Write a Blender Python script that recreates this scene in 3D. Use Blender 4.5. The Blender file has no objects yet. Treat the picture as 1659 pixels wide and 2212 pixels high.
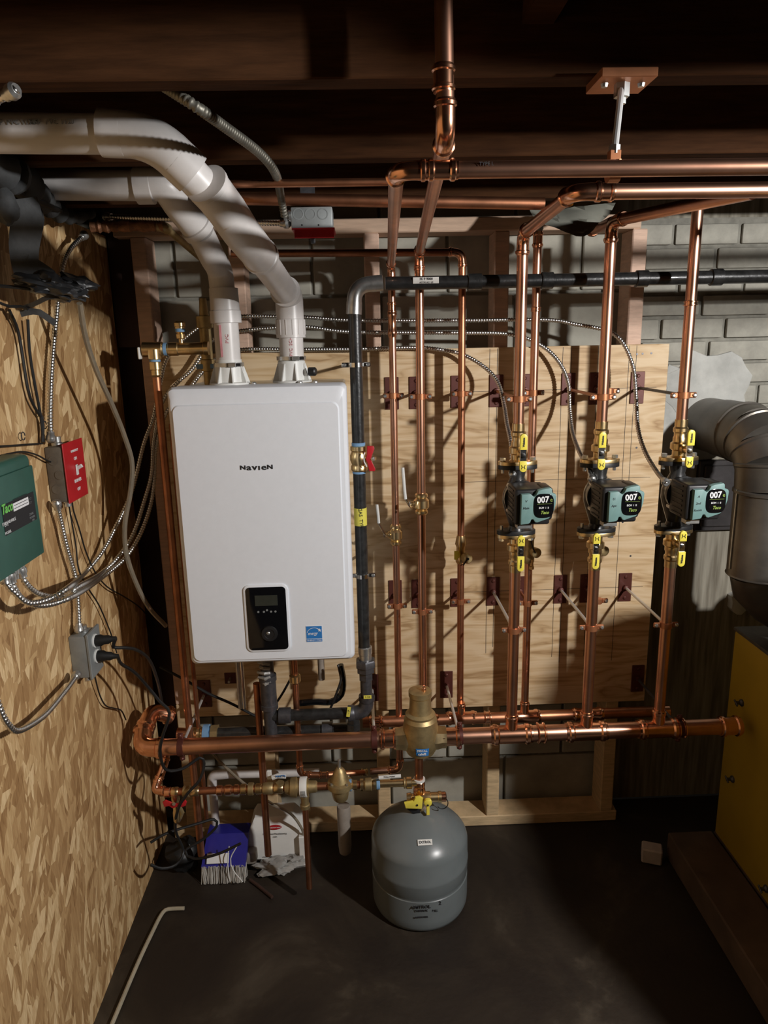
import bpy, bmesh, math, random
from mathutils import Vector, Matrix
random.seed(4)
PI = math.pi
scene = bpy.context.scene
COL = scene.collection
# ------------------------------------------------------------------ camera, light, exposure
F_PX, IW, IH = 1534.0, 1659.0, 2212.0
PITCH, YAW, ROLL = math.radians(13.47), math.radians(1.71), math.radians(-1.217)
CP = Vector((0, 0, 1.60))
FW = Vector((math.sin(YAW)*math.cos(PITCH), math.cos(YAW)*math.cos(PITCH), -math.sin(PITCH)))
_r0 = Vector((math.cos(YAW), -math.sin(YAW), 0)); _u0 = _r0.cross(FW)
RT = _r0*math.cos(ROLL) + _u0*math.sin(ROLL); UP = RT.cross(FW)
cam = bpy.data.objects.new('camera', bpy.data.cameras.new('camera'))
cam.matrix_world = Matrix(((RT.x, UP.x, -FW.x, CP.x), (RT.y, UP.y, -FW.y, CP.y), (RT.z, UP.z, -FW.z, CP.z), (0, 0, 0, 1)))
cam.data.sensor_fit = 'VERTICAL'; cam.data.sensor_height = 32.0; cam.data.lens = 32.0*F_PX/IH
cam.data.clip_start = 0.02
COL.objects.link(cam); scene.camera = cam
w = bpy.data.worlds.new('world'); scene.world = w; w.use_nodes = True
w.node_tree.nodes['Background'].inputs[0].default_value = (1.0, 0.82, 0.66, 1)
w.node_tree.nodes['Background'].inputs[1].default_value = 0.0028
lamp = bpy.data.lights.new('work_lamp', 'POINT'); lamp.energy = 160; lamp.shadow_soft_size = 0.035
lamp.color = (1.0, 0.982, 0.962)
lo = bpy.data.objects.new('work_lamp', lamp); lo.location = (1.45, 0.26, 1.872); COL.objects.link(lo)
scene.view_settings.view_transform = 'Standard'; scene.view_settings.look = 'None'
scene.view_settings.exposure = 0.0; scene.view_settings.gamma = 1.0
scene.view_settings.use_curve_mapping = False

def ray(x, y): return FW + RT*((x-IW/2)/F_PX) - UP*((y-IH/2)/F_PX)
def at(x, y, Y): d = ray(x, y); return CP + d*(Y/d.y)          # point of a pixel at wall distance Y
def atx(x, y, X): d = ray(x, y); return CP + d*(X/d.x)
def atz(x, y, z): d = ray(x, y); return CP + d*((z-CP.z)/d.z)

# ------------------------------------------------------------------ materials
MATS = {}
def nt(name):
    m = bpy.data.materials.new(name); m.use_nodes = True; MATS[name] = m
    n = m.node_tree; b = n.nodes['Principled BSDF']; return m, n, b
def N(n, typ, **kw):
    x = n.nodes.new(typ)
    for k, v in kw.items():
        if k in x.inputs: x.inputs[k].default_value = v
        else: setattr(x, k, v)
    return x
def mat(name, c, rough=0.5, metal=0.0, var=0.15, vs=30.0, bump=0.0, spec=None, coat=0.0, stretch=None):
    m, n, b = nt(name)
    tc = N(n, 'ShaderNodeTexCoord'); mp = N(n, 'ShaderNodeMapping')
    if stretch: mp.inputs['Scale'].default_value = stretch
    n.links.new(tc.outputs['Object'], mp.inputs[0])
    no = N(n, 'ShaderNodeTexNoise', Scale=vs, Detail=5.0, Roughness=0.6)
    n.links.new(mp.outputs[0], no.inputs['Vector'])
    cr = N(n, 'ShaderNodeValToRGB')
    lo_, hi = 1-var, 1+var
    cr.color_ramp.elements[0].position = 0.3; cr.color_ramp.elements[1].position = 0.7
    cr.color_ramp.elements[0].color = (c[0]*lo_, c[1]*lo_, c[2]*lo_, 1)
    cr.color_ramp.elements[1].color = (min(1, c[0]*hi), min(1, c[1]*hi), min(1, c[2]*hi), 1)
    n.links.new(no.outputs['Fac'], cr.inputs[0]); n.links.new(cr.outputs[0], b.inputs['Base Color'])
    b.inputs['Roughness'].default_value = rough; b.inputs['Metallic'].default_value = metal
    if spec is not None: b.inputs['Specular IOR Level'].default_value = spec
    if coat: b.inputs['Coat Weight'].default_value = coat
    if bump:
        bp = N(n, 'ShaderNodeBump', Strength=bump, Distance=0.004)
        n.links.new(no.outputs['Fac'], bp.inputs['Height']); n.links.new(bp.outputs[0], b.inputs['Normal'])
    return m
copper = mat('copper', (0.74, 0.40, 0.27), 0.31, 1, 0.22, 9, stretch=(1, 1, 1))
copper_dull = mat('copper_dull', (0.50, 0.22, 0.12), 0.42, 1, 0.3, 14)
copper_fit = mat('copper_fitting', (0.86, 0.45, 0.28), 0.22, 1, 0.15, 20)
brass = mat('brass', (0.80, 0.60, 0.32), 0.30, 1, 0.2, 25)
brass_cast = mat('cast_brass', (0.50, 0.38, 0.19), 0.5, 0.85, 0.2, 40, bump=0.15)
bright_rod = mat('bright_zinc', (0.80, 0.80, 0.79), 0.40, 0.6, 0.05)
chrome = mat('chrome', (0.85, 0.85, 0.84), 0.18, 1, 0.05)
steel = mat('galvanised_steel', (0.60, 0.61, 0.60), 0.34, 0.9, 0.15, 60)
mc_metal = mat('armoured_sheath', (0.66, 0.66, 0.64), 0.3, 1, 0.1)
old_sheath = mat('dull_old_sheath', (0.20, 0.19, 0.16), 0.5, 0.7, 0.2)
box_metal = mat('grey_box_metal', (0.30, 0.32, 0.32), 0.5, 0.4, 0.12, 30)
black_iron = mat('black_iron', (0.022, 0.022, 0.022), 0.34, 0.0, 0.5, 60, bump=0.2, coat=0.3)
iron_grey = mat('malleable_iron', (0.10, 0.10, 0.11), 0.42, 0.6, 0.25, 60, bump=0.2)
black_plastic = mat('black_plastic', (0.014, 0.014, 0.015), 0.42, 0, 0.2)
black_gloss = mat('black_gloss', (0.005, 0.005, 0.006), 0.10, 0, 0.0)
rubber = mat('black_rubber', (0.010, 0.010, 0.010), 0.5)
boiler_white = mat('boiler_white', (0.82, 0.85, 0.90), 0.42, 0, 0.015, 60, bump=0.02)
pvc = mat('white_pvc', (0.66, 0.63, 0.61), 0.35, 0, 0.10, 12)
pvc_tint = mat('pvc_primer', (0.60, 0.25, 0.27), 0.4, 0, 0.2)
white_plastic = mat('white_plastic', (0.72, 0.72, 0.69), 0.4, 0, 0.04)
paper = mat('white_paper', (0.78, 0.77, 0.73), 0.7, 0, 0.04)
yellow = mat('yellow_handle', (0.84, 0.71, 0.09), 0.38, 0, 0.05)
yellow_tape = mat('yellow_tag', (0.74, 0.66, 0.10), 0.55, 0, 0.06)
red = mat('red_enamel', (0.48, 0.016, 0.022), 0.38, 0, 0.1)
teal = mat('teal_paint', (0.165, 0.29, 0.275), 0.5, 0, 0.06, 60)
green_box = mat('green_enamel', (0.030, 0.105, 0.080), 0.42, 0, 0.08, 30)
green_ink = mat('green_ink', (0.16, 0.52, 0.10), 0.5)
olive_ink = mat('olive_ink', (0.30, 0.42, 0.08), 0.5)
conc_block = mat('foundation_block', (0.36, 0.345, 0.29), 0.9, 0, 0.2, 9, bump=0.25)
ink = mat('black_ink', (0.012, 0.012, 0.014), 0.6, 0, 0)
white_ink = mat('white_ink', (0.80, 0.80, 0.80), 0.5, 0, 0)
grey_ink = mat('grey_ink', (0.22, 0.23, 0.23), 0.5, 0, 0)
dark_ink = mat('faded_ink', (0.03, 0.03, 0.032), 0.6, 0, 0)
blue = mat('blue_print', (0.03, 0.20, 0.55), 0.45, 0, 0.05)
blue_navy = mat('navy_print', (0.02, 0.02, 0.24), 0.35, 0, 0.1)
blue_tape = mat('blue_thread_seal', (0.18, 0.34, 0.55), 0.6)
plate_red = mat('red_brown_plate', (0.105, 0.030, 0.022), 0.45, 0.3, 0.15)
clamp_cu = mat('copper_plated_clamp', (0.55, 0.23, 0.11), 0.42, 0.75, 0.15)
tank_grey = mat('tank_grey', (0.155, 0.175, 0.178), 0.30, 0, 0.05, 20, bump=0.03)
lumber_low = mat('pine_lumber', (0.60, 0.43, 0.24), 0.75, 0, 0.2, 10, bump=0.15, stretch=(2, 2, 12))
lumber = mat('new_lumber', (0.64, 0.44, 0.33), 0.75, 0, 0.15, 10, bump=0.15, stretch=(2, 2, 12))
lumber_h = mat('new_lumber_flat', (0.60, 0.42, 0.30), 0.75, 0, 0.14, 10, bump=0.15, stretch=(1.5, 12, 12))
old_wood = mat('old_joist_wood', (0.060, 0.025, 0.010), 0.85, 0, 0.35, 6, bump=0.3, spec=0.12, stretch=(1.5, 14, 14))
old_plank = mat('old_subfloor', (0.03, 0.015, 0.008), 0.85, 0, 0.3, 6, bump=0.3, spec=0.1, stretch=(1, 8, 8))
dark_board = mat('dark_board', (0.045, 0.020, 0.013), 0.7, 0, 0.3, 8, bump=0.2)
block_m = mat('painted_brick', (0.35, 0.335, 0.285), 0.85, 0, 0.16, 22, bump=0.6)
mortar_m = mat('mortar', (0.24, 0.23, 0.195), 0.9, 0, 0.25, 30, bump=0.5)
parge_m = mat('smeared_mortar', (0.46, 0.46, 0.43), 0.85, 0, 0.18, 14, bump=0.5)
flue_m = mat('flue_sheet_metal', (0.17, 0.155, 0.135), 0.42, 0.75, 0.35, 7, bump=0.08)
furnace_y = mat('mustard_enamel', (0.42, 0.29, 0.02), 0.5, 0, 0.08, 8)
furnace_top = mat('dusty_sheet_top', (0.08, 0.075, 0.065), 0.7, 0.2, 0.2)
foam = mat('off_white_foam', (0.48, 0.42, 0.39), 0.8)
slab_m = mat('rough_plank', (0.10, 0.065, 0.045), 0.8, 0, 0.3, 10, bump=0.3)
brush_m = mat('white_fringe', (0.52, 0.49, 0.44), 0.85, 0, 0.15)
clear_m = mat('cloudy_tubing', (0.42, 0.36, 0.27), 0.12, 0, 0.1); clear_m.node_tree.nodes['Principled BSDF'].inputs['Transmission Weight'].default_value = 0.55
bag_black = mat('dark_poly_bag', (0.020, 0.021, 0.023), 0.35, 0, 0.3, 20, bump=0.3)
bag_grey = mat('dark_grey_fabric', (0.055, 0.058, 0.06), 0.7, 0, 0.3, 30, bump=0.3)
clear_bag = mat('crumpled_film', (0.32, 0.31, 0.29), 0.25, 0, 0.3, 30, bump=0.4)
wrap_m = mat('coppery_wrap', (0.26, 0.12, 0.06), 0.5, 0.5, 0.5, 60, bump=0.8)
lcd = mat('lcd_off', (0.035, 0.038, 0.03), 0.3)
tan = mat('tan_plastic', (0.30, 0.26, 0.22), 0.5)
brown_box = mat('dusty_switch_box', (0.15, 0.125, 0.095), 0.65, 0.2, 0.2, 40, bump=0.2)
dark_steel = mat('dark_cleanout_steel', (0.045, 0.040, 0.040), 0.5, 0.4, 0.3, 20, bump=0.15)

def floor_mat():
    m, n, b = nt('concrete_floor')
    tc = N(n, 'ShaderNodeTexCoord')
    a = N(n, 'ShaderNodeTexNoise', Scale=2.6, Detail=7.0, Roughness=0.62, Distortion=0.6)
    c = N(n, 'ShaderNodeTexNoise', Scale=60.0, Detail=4.0)
    n.links.new(tc.outputs['Object'], a.inputs['Vector']); n.links.new(tc.outputs['Object'], c.inputs['Vector'])
    r = N(n, 'ShaderNodeValToRGB'); e = r.color_ramp.elements
    e[0].position = 0.42; e[0].color = (0.018, 0.012, 0.008, 1); e[1].position = 0.70; e[1].color = (0.078, 0.062, 0.043, 1)
    k = r.color_ramp.elements.new(0.55); k.color = (0.029, 0.0205, 0.013, 1)
    n.links.new(a.outputs['Fac'], r.inputs[0]); n.links.new(r.outputs[0], b.inputs['Base Color'])
    b.inputs['Roughness'].default_value = 0.6
    bp = N(n, 'ShaderNodeBump', Strength=0.3, Distance=0.004)
    n.links.new(c.outputs['Fac'], bp.inputs['Height']); n.links.new(bp.outputs[0], b.inputs['Normal'])
    return m
def osb_mat():
    m, n, b = nt('oriented_strand_board')
    tc = N(n, 'ShaderNodeTexCoord'); cols = []; edges = []
    wob = N(n, 'ShaderNodeTexNoise', Scale=9.0, Detail=2.0)
    n.links.new(tc.outputs['Object'], wob.inputs['Vector'])
    for ang, sy, sz, off in ((0.05, 72, 11, 0.0), (-0.26, 66, 11, 3.7), (0.30, 60, 12, 7.1), (0.8, 46, 19, 11.3)):
        mp = N(n, 'ShaderNodeMapping'); mp.inputs['Rotation'].default_value = (ang, 0, 0)
        mp.inputs['Location'].default_value = (off, off*1.3, off*0.7)
        mp2 = N(n, 'ShaderNodeMapping'); mp2.inputs['Scale'].default_value = (0.0, sy, sz)
        add = N(n, 'ShaderNodeMixRGB', blend_type='ADD', Fac=0.02)
        n.links.new(tc.outputs['Object'], add.inputs[1]); n.links.new(wob.outputs['Color'], add.inputs[2])
        n.links.new(add.outputs[0], mp.inputs[0]); n.links.new(mp.outputs[0], mp2.inputs[0])
        v = N(n, 'ShaderNodeTexVoronoi', Scale=1.0, Randomness=1.0); n.links.new(mp2.outputs[0], v.inputs['Vector'])
        s = N(n, 'ShaderNodeSeparateColor'); n.links.new(v.outputs['Color'], s.inputs[0]); cols.append(s); edges.append(v)
    def pick(a, bb, i):
        g = N(n, 'ShaderNodeMath', operation='GREATER_THAN'); g.inputs[1].default_value = 0.66
        n.links.new(cols[i].outputs[1], g.inputs[0])
        mx = N(n, 'ShaderNodeMix', data_type='FLOAT'); n.links.new(g.outputs[0], mx.inputs[0])
        n.links.new(a, mx.inputs[2]); n.links.new(bb, mx.inputs[3]); return mx.outputs[0]
    val = cols[0].outputs[0]
    for i in (1, 2, 3): val = pick(val, cols[i].outputs[0], i)
    gr = N(n, 'ShaderNodeTexNoise', Scale=1.0, Detail=4.0); g2 = N(n, 'ShaderNodeMapping'); g2.inputs['Scale'].default_value = (1, 260, 28)
    n.links.new(tc.outputs['Object'], g2.inputs[0]); n.links.new(g2.outputs[0], gr.inputs['Vector'])
    ad = N(n, 'ShaderNodeMath', operation='MULTIPLY_ADD'); ad.inputs[1].default_value = 0.8
    n.links.new(gr.outputs['Fac'], ad.inputs[0]); n.links.new(val, ad.inputs[2])
    r = N(n, 'ShaderNodeValToRGB'); e = r.color_ramp.elements
    hf = N(n, 'ShaderNodeMath', operation='MULTIPLY'); hf.inputs[1].default_value = 0.6; n.links.new(ad.outputs[0], hf.inputs[0]); ad = hf
    e[0].position = 0.12; e[0].color = (0.17, 0.078, 0.024, 1); e[1].position = 0.84; e[1].color = (0.82, 0.60, 0.33, 1)
    for p, c in ((0.24, (0.36, 0.20, 0.08, 1)), (0.50, (0.50, 0.305, 0.135, 1)), (0.70, (0.62, 0.41, 0.195, 1))):
        k = e.new(p); k.color = c
    n.links.new(ad.outputs[0], r.inputs[0]); n.links.new(r.outputs[0], b.inputs['Base Color'])
    b.inputs['Roughness'].default_value = 0.6
    bp = N(n, 'ShaderNodeBump', Strength=0.5, Distance=0.002)
    n.links.new(ad.outputs[0], bp.inputs['Height']); n.links.new(bp.outputs[0], b.inputs['Normal'])
    return m
def ply_mat():
    m, n, b = nt('plywood_face')
    tc = N(n, 'ShaderNodeTexCoord')
    mp = N(n, 'ShaderNodeMapping'); mp.inputs['Scale'].default_value = (1.1, 1, 7.0); n.links.new(tc.outputs['Object'], mp.inputs[0])
    big = N(n, 'ShaderNodeTexNoise', Scale=2.2, Detail=3.0, Distortion=0.9); n.links.new(mp.outputs[0], big.inputs['Vector'])
    mul = N(n, 'ShaderNodeMath', operation='MULTIPLY'); mul.inputs[1].default_value = 9.0; n.links.new(big.outputs['Fac'], mul.inputs[0])
    fr = N(n, 'ShaderNodeMath', operation='PINGPONG'); fr.inputs[1].default_value = 1.0; n.links.new(mul.outputs[0], fr.inputs[0])
    mp2 = N(n, 'ShaderNodeMapping'); mp2.inputs['Scale'].default_value = (5, 1, 190); n.links.new(tc.outputs['Object'], mp2.inputs[0])
    fi = N(n, 'ShaderNodeTexNoise', Scale=1.0, Detail=4.0); n.links.new(mp2.outputs[0], fi.inputs['Vector'])
    mp3 = N(n, 'ShaderNodeMapping'); mp3.inputs['Scale'].default_value = (2.2, 1, 26); n.links.new(tc.outputs['Object'], mp3.inputs[0])
    md = N(n, 'ShaderNodeTexNoise', Scale=1.6, Detail=5.0, Distortion=0.5); n.links.new(mp3.outputs[0], md.inputs['Vector'])
    a = N(n, 'ShaderNodeMath', operation='MULTIPLY_ADD'); a.inputs[1].default_value = 0.40; n.links.new(fr.outputs[0], a.inputs[0])
    a2 = N(n, 'ShaderNodeMath', operation='MULTIPLY_ADD'); a2.inputs[1].default_value = 0.35; n.links.new(fi.outputs['Fac'], a2.inputs[0])
    a3 = N(n, 'ShaderNodeMath', operation='MULTIPLY'); a3.inputs[1].default_value = 0.62; n.links.new(md.outputs['Fac'], a3.inputs[0])
    n.links.new(a3.outputs[0], a2.inputs[2]); n.links.new(a2.outputs[0], a.inputs[2])
    r = N(n, 'ShaderNodeValToRGB'); e = r.color_ramp.elements
    e[0].position = 0.40; e[0].color = (0.39, 0.24, 0.110, 1); e[1].position = 0.88; e[1].color = (0.70, 0.53, 0.33, 1)
    k = e.new(0.60); k.color = (0.60, 0.42, 0.23, 1)
    n.links.new(a.outputs[0], r.inputs[0]); n.links.new(r.outputs[0], b.inputs['Base Color']); b.inputs['Roughness'].default_value = 0.6
    bp = N(n, 'ShaderNodeBump', Strength=0.12, Distance=0.002)
    n.links.new(a.outputs[0], bp.inputs['Height']); n.links.new(bp.outputs[0], b.inputs['Normal'])
    return m
def rough_wall_mat():
    m, n, b = nt('rough_foundation')
    tc = N(n, 'ShaderNodeTexCoord'); mp = N(n, 'ShaderNodeMapping'); mp.inputs['Scale'].default_value = (60, 60, 4)
    n.links.new(tc.outputs['Object'], mp.inputs[0])
    a = N(n, 'ShaderNodeTexNoise', Scale=1.0, Detail=5.0); n.links.new(mp.outputs[0], a.inputs['Vector'])
    r = N(n, 'ShaderNodeValToRGB'); e = r.color_ramp.elements
    e[0].position = 0.35; e[0].color = (0.16, 0.14, 0.105, 1); e[1].position = 0.70; e[1].color = (0.36, 0.335, 0.27, 1)
    n.links.new(a.outputs['Fac'], r.inputs[0]); n.links.new(r.outputs[0], b.inputs['Base Color']); b.inputs['Roughness'].default_value = 0.9
    bp = N(n, 'ShaderNodeBump', Strength=0.5, Distance=0.004)
    n.links.new(a.outputs['Fac'], bp.inputs['Height']); n.links.new(bp.outputs[0], b.inputs['Normal'])
    return m
floor_m, osb_m, ply_m, rough_m = floor_mat(), osb_mat(), ply_mat(), rough_wall_mat()

# ------------------------------------------------------------------ mesh helpers (all coordinates are world coordinates)
V = Vector
def frame(d):
    d = V(d).normalized(); a = V((0, 0, 1)) if abs(d.z) < 0.9 else V((1, 0, 0))
    x = a.cross(d).normalized(); return x, d.cross(x).normalized(), d
class MB:
    def __init__(s): s.bm = bmesh.new()
    def box(s, c, size, bevel=0.0, rot=None, seg=1):
        t = bmesh.new(); bmesh.ops.create_cube(t, size=1.0)
        for v in t.verts: v.co = V((v.co.x*size[0], v.co.y*size[1], v.co.z*size[2]))
        if bevel: bmesh.ops.bevel(t, geom=list(t.edges), offset=bevel, segments=seg, profile=0.5, affect='EDGES')
        M = Matrix.Translation(V(c)) @ (rot.to_4x4() if rot is not None else Matrix.Identity(4))
        t.transform(M); s.merge(t); return s
    def merge(s, t):
        mp = {}
        for v in t.verts: mp[v] = s.bm.verts.new(v.co)
        for f in t.faces:
            try: s.bm.faces.new([mp[v] for v in f.verts])
            except ValueError: pass
        t.free()
    def span(s, a, b, bevel=0.0, seg=1):
        a, b = V(a), V(b); return s.box((a+b)/2, [abs(q) for q in (b-a)], bevel, None, seg)
    def lathe(s, p, d, prof, seg=20, caps=True):
        p = V(p); x, y, z = frame(d); rings = []
        for t, r in prof:
            rings.append([s.bm.verts.new(p + z*t + x*(r*math.cos(2*PI*i/seg)) + y*(r*math.sin(2*PI*i/seg))) for i in range(seg)])
        for a, b in zip(rings, rings[1:]):
            for i in range(seg): s.bm.faces.new((a[i], a[(i+1) % seg], b[(i+1) % seg], b[i]))
        if caps:
            s.bm.faces.new(rings[0][::-1]); s.bm.faces.new(rings[-1])
        return s
    def rod(s, a, b, r, seg=12):
        a, b = V(a), V(b); return s.lathe(a, b-a, [(0, r), ((b-a).length, r)], seg)
    def tube(s, pts, r, seg=12, caps=True):
        pts = [V(p) for p in pts]; n = len(pts); rr = r if isinstance(r, (list, tuple)) else [r]*n
        x, y, z = frame(pts[1]-pts[0]); rings = []
        for i, p in enumerate(pts):
            d = (pts[min(i+1, n-1)] - pts[max(i-1, 0)]).normalized()
            x = (x - d*x.dot(d)).normalized(); y = d.cross(x)
            rings.append([s.bm.verts.new(p + x*(rr[i]*math.cos(2*PI*k/seg)) + y*(rr[i]*math.sin(2*PI*k/seg))) for k in range(seg)])
        for a, b in zip(rings, rings[1:]):
            for i in range(seg): s.bm.faces.new((a[i], a[(i+1) % seg], b[(i+1) % seg], b[i]))
        if caps: s.bm.faces.new(rings[0][::-1]); s.bm.faces.new(rings[-1])
        return s
    def prism(s, pts, n, th, bevel=0.0):          # planar outline extruded along n
        t = bmesh.new(); n = V(n).normalized()
        a = [t.verts.new(V(p)) for p in pts]; f = t.faces.new(a)
        r = bmesh.ops.extrude_face_region(t, geom=[f]); vs = [e for e in r['geom'] if isinstance(e, bmesh.types.BMVert)]
        bmesh.ops.translate(t, verts=vs, vec=n*th)
        if bevel:
            fs = [f for f in t.faces if abs(f.normal.dot(n)) > .9 or True]
            es = [e for e in t.edges if all(v in vs for v in e.verts)]
            bmesh.ops.bevel(t, geom=es, offset=bevel, segments=2, profile=0.5, affect='EDGES')
        s.merge(t); return s
    def build(s, name, m, parent=None, label=None, kind=None, smooth=35, loc=None, quick=False):
        bmesh.ops.recalc_face_normals(s.bm, faces=s.bm.faces)
        base = V(parent['_o']) if parent is not None else (V(loc) if loc is not None else V((0, 0, 0)))
        for v in s.bm.verts: v.co -= base
        me = bpy.data.meshes.new(name); s.bm.to_mesh(me); s.bm.free()
        if smooth:
            for f in me.polygons: f.use_smooth = True
            me.set_sharp_from_angle(angle=math.radians(smooth))
        me.materials.append(m)
        o = bpy.data.objects.new(name, me); COL.objects.link(o)
        if parent is not None: o.parent = parent
        else: o.location = base
        o['_o'] = tuple(base)
        if label: o['label'] = label
        if kind: o['kind'] = kind
        return o
def T(name, label, cat, loc, group=None):
    o = bpy.data.objects.new(name, None); COL.objects.link(o); o.location = V(loc); o.empty_display_size = 0.05
    o['label'] = label; o['category'] = cat; o['_o'] = tuple(V(loc))
    if group: o['group'] = group
    return o
def tag(o, label, cat, group=None):
    o['label'] = label; o['category'] = cat
    if group: o['group'] = group
    return o
FONT = {}
def text(txt, size, c, face, m, parent, name='lettering', ext=0.0006, bold=0.0, rotz=0.0, sx=1.0, tilt=0.0, shear=0.0):
    """face 'y': reads from the camera side; 'x': on the left wall, reads from the room"""
    cu = bpy.data.curves.new('t', 'FONT'); cu.body = txt; cu.size = size; cu.align_x = 'CENTER'; cu.align_y = 'CENTER'
    cu.extrude = ext; cu.offset = bold; cu.resolution_u = 2; cu.shear = shear
    to = bpy.data.objects.new('t', cu); COL.objects.link(to)
    me = bpy.data.meshes.new_from_object(to); bpy.data.objects.remove(to); bpy.data.curves.remove(cu)
    R = Matrix.Rotation(PI/2, 4, 'X')
    if face == 'x': R = Matrix.Rotation(PI/2, 4, 'Z') @ R
    if face == 'up': R = Matrix.Identity(4)
    n = {'y': V((0, 1, 0)), 'x': V((1, 0, 0)), 'up': V((0, 0, 1))}[face]
    ax = {'y': V((0, -1, 0)), 'x': V((1, 0, 0)), 'up': V((0, 0, 1))}[face]
    Q = Matrix.Rotation(rotz, 4, ax)
    base = V(parent['_o']) if parent is not None else V((0, 0, 0))
    me.transform(Matrix.Translation(V(c)-base) @ Matrix.Rotation(tilt, 4, 'X') @ Q @ R @ Matrix.Diagonal((sx, 1, 1, 1)))
    me.materials.clear(); me.materials.append(m)
    o = bpy.data.objects.new(name, me); COL.objects.link(o); o.parent = parent; o['_o'] = tuple(base); return o
def spline(pts, step=0.01):
    P = [V(p) for p in pts]; P = [P[0]*2-P[1]] + P + [P[-1]*2-P[-2]]; out = []
    for i in range(1, len(P)-2):
        a, b, c, d = P[i-1:i+3]; n = max(2, int((c-b).length/step))
        for k in range(n):
            t = k/n; t2 = t*t; t3 = t2*t
            out.append(0.5*((2*b)+(c-a)*t+(2*a-5*b+4*c-d)*t2+(3*b-a-3*c+d)*t3))
    out.append(P[-2]); return out
def resample(pts, step):
    out = [pts[0]]; acc = 0; last = pts[0]
    for p in pts[1:]:
        d = (p-last).length
        while d >= step:
            last = last + (p-last)*(step/d); out.append(last); d = (p-last).length
    return out

# --- pipe vocabulary -------------------------------------------------------------------
def press_hub(mb, p, d, r, L=None):
    L = L or r*1.9
    mb.lathe(p, d, [(0, r*1.12), (L*0.12, r*1.15), (L*0.2, r*1.30), (L*0.42, r*1.30), (L*0.5, r*1.13), (L, r*1.10)], 18)
def coupling(parent, p, d, r, L=None, m=copper_fit, name='coupling', both=True):
    L = L or r*3.4; mb = MB(); d = V(d).normalized(); p = V(p)
    mb.lathe(p-d*L/2, d, [(0, r*1.12), (L*.07, r*1.14), (L*.11, r*1.30), (L*.22, r*1.30), (L*.27, r*1.12),
                          (L*.73, r*1.12), (L*.78, r*1.30), (L*.89, r*1.30), (L*.93, r*1.14), (L, r*1.12)], 18)
    return mb.build(name, m, parent)
def tee(parent, p, d, b, r, rb, m=copper_fit, L=None, Lb=None):
    L = L or r*4.2; Lb = Lb or r+rb*2.3; mb = MB(); p = V(p); d = V(d).normalized(); b = V(b).normalized()
    mb.lathe(p-d*L/2, d, [(0, r*1.12), (L*.05, r*1.14), (L*.08, r*1.28), (L*.15, r*1.28), (L*.19, r*1.13),
                          (L*.81, r*1.13), (L*.85, r*1.28), (L*.92, r*1.28), (L*.95, r*1.14), (L, r*1.12)], 20)
    mb.lathe(p, b, [(0, rb*1.2), (Lb*.72, rb*1.16), (Lb*.76, rb*1.32), (Lb*.88, rb*1.32), (Lb*.92, rb*1.15), (Lb, rb*1.13)], 18)
    return mb.build('tee', m, parent)
def arc(a, p, b, R, n=9):
    u = (a-p).normalized(); v = (b-p).normalized()
    s, e = p+u*R, p+v*R; return [s*(1-t)**2 + p*2*t*(1-t) + e*t*t for t in [i/(n-1) for i in range(n)]]
def elbow(parent, a, p, b, r, R, style='press', m=copper_fit):
    a, p, b = V(a), V(p), V(b); pts = arc(a, p, b, R); mb = MB()
    k = {'press': 1.10, 'pvc': 1.17, 'steel': 1.16, 'iron': 1.25}[style]
    mb.tube(pts, r*k, 18)
    for q, d in ((pts[0], pts[0]-pts[1]), (pts[-1], pts[-1]-pts[-2])):
        d = d.normalized()
        if style == 'press': 
            L = r*1.7; press_hub(mb, q+d*L*.8, -d, r, L)
        elif style == 'pvc': mb.lathe(q-d*.004, d, [(0, r*1.17), (.022, r*1.19), (.036, r*1.19), (.0365, r*1.02)], 24)
        elif style == 'iron': mb.lathe(q-d*.003, d, [(0, r*1.25), (.004, r*1.4), (.018, r*1.4), (.0185, r)], 20)
        else: mb.lathe(q-d*.003, d, [(0, r*1.18), (.01, r*1.2), (.03, r*1.2), (.031, r)], 20)
    return mb.build('elbow', m, parent)
def run(parent, pts, r, m=copper, R=None, style='press', mf=None, elbows=True, seg=18, name='pipe'):
    pts = [V(p) for p in pts]; R = R or r*2.0; mf = mf or {'press': copper_fit, 'pvc': pvc, 'steel': steel, 'iron': iron_grey}[style]
    cur = pts[0]
    for i in range(1, len(pts)):
        last = i == len(pts)-1
        if last: MB().rod(cur, pts[i], r, seg).build(name, m, parent)
        else:
            u = (pts[i-1]-pts[i]).normalized(); v = (pts[i+1]-pts[i]).normalized()
            MB().rod(cur, pts[i]+u*R, r, seg).build(name, m, parent)
            elbow(parent, pts[i-1], pts[i], pts[i+1], r, R, style, mf); cur = pts[i]+v*R
def armoured(label, pts, group=None, r=0.0062, name='armoured_cable', ends=True, m=None):
    p = resample(spline(pts, 0.01), 0.0018)
    rr = [r*(1.0, .90, .70, .90)[i % 4] for i in range(len(p))]
    t = T(name, label, 'cable', p[0], group)
    MB().tube(p, rr, 9).build('sheath', m or mc_metal, t, smooth=180)
    if ends:
        for a, b in ((p[0], p[12]), (p[-1], p[-13])):
            MB().lathe(a, b-a, [(0, r*1.2), (.004, r*1.7), (.012, r*1.7), (.016, r*1.3), (.022, r*1.3)], 12).build('connector', steel, t)
    return t
def cord(name, label, cat, pts, r, m, group=None, plug=None):
    t = T(name, label, cat, pts[0], group)
    MB().tube(spline(pts, 0.012), r, 8).build('jacket', m, t); return t

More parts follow.
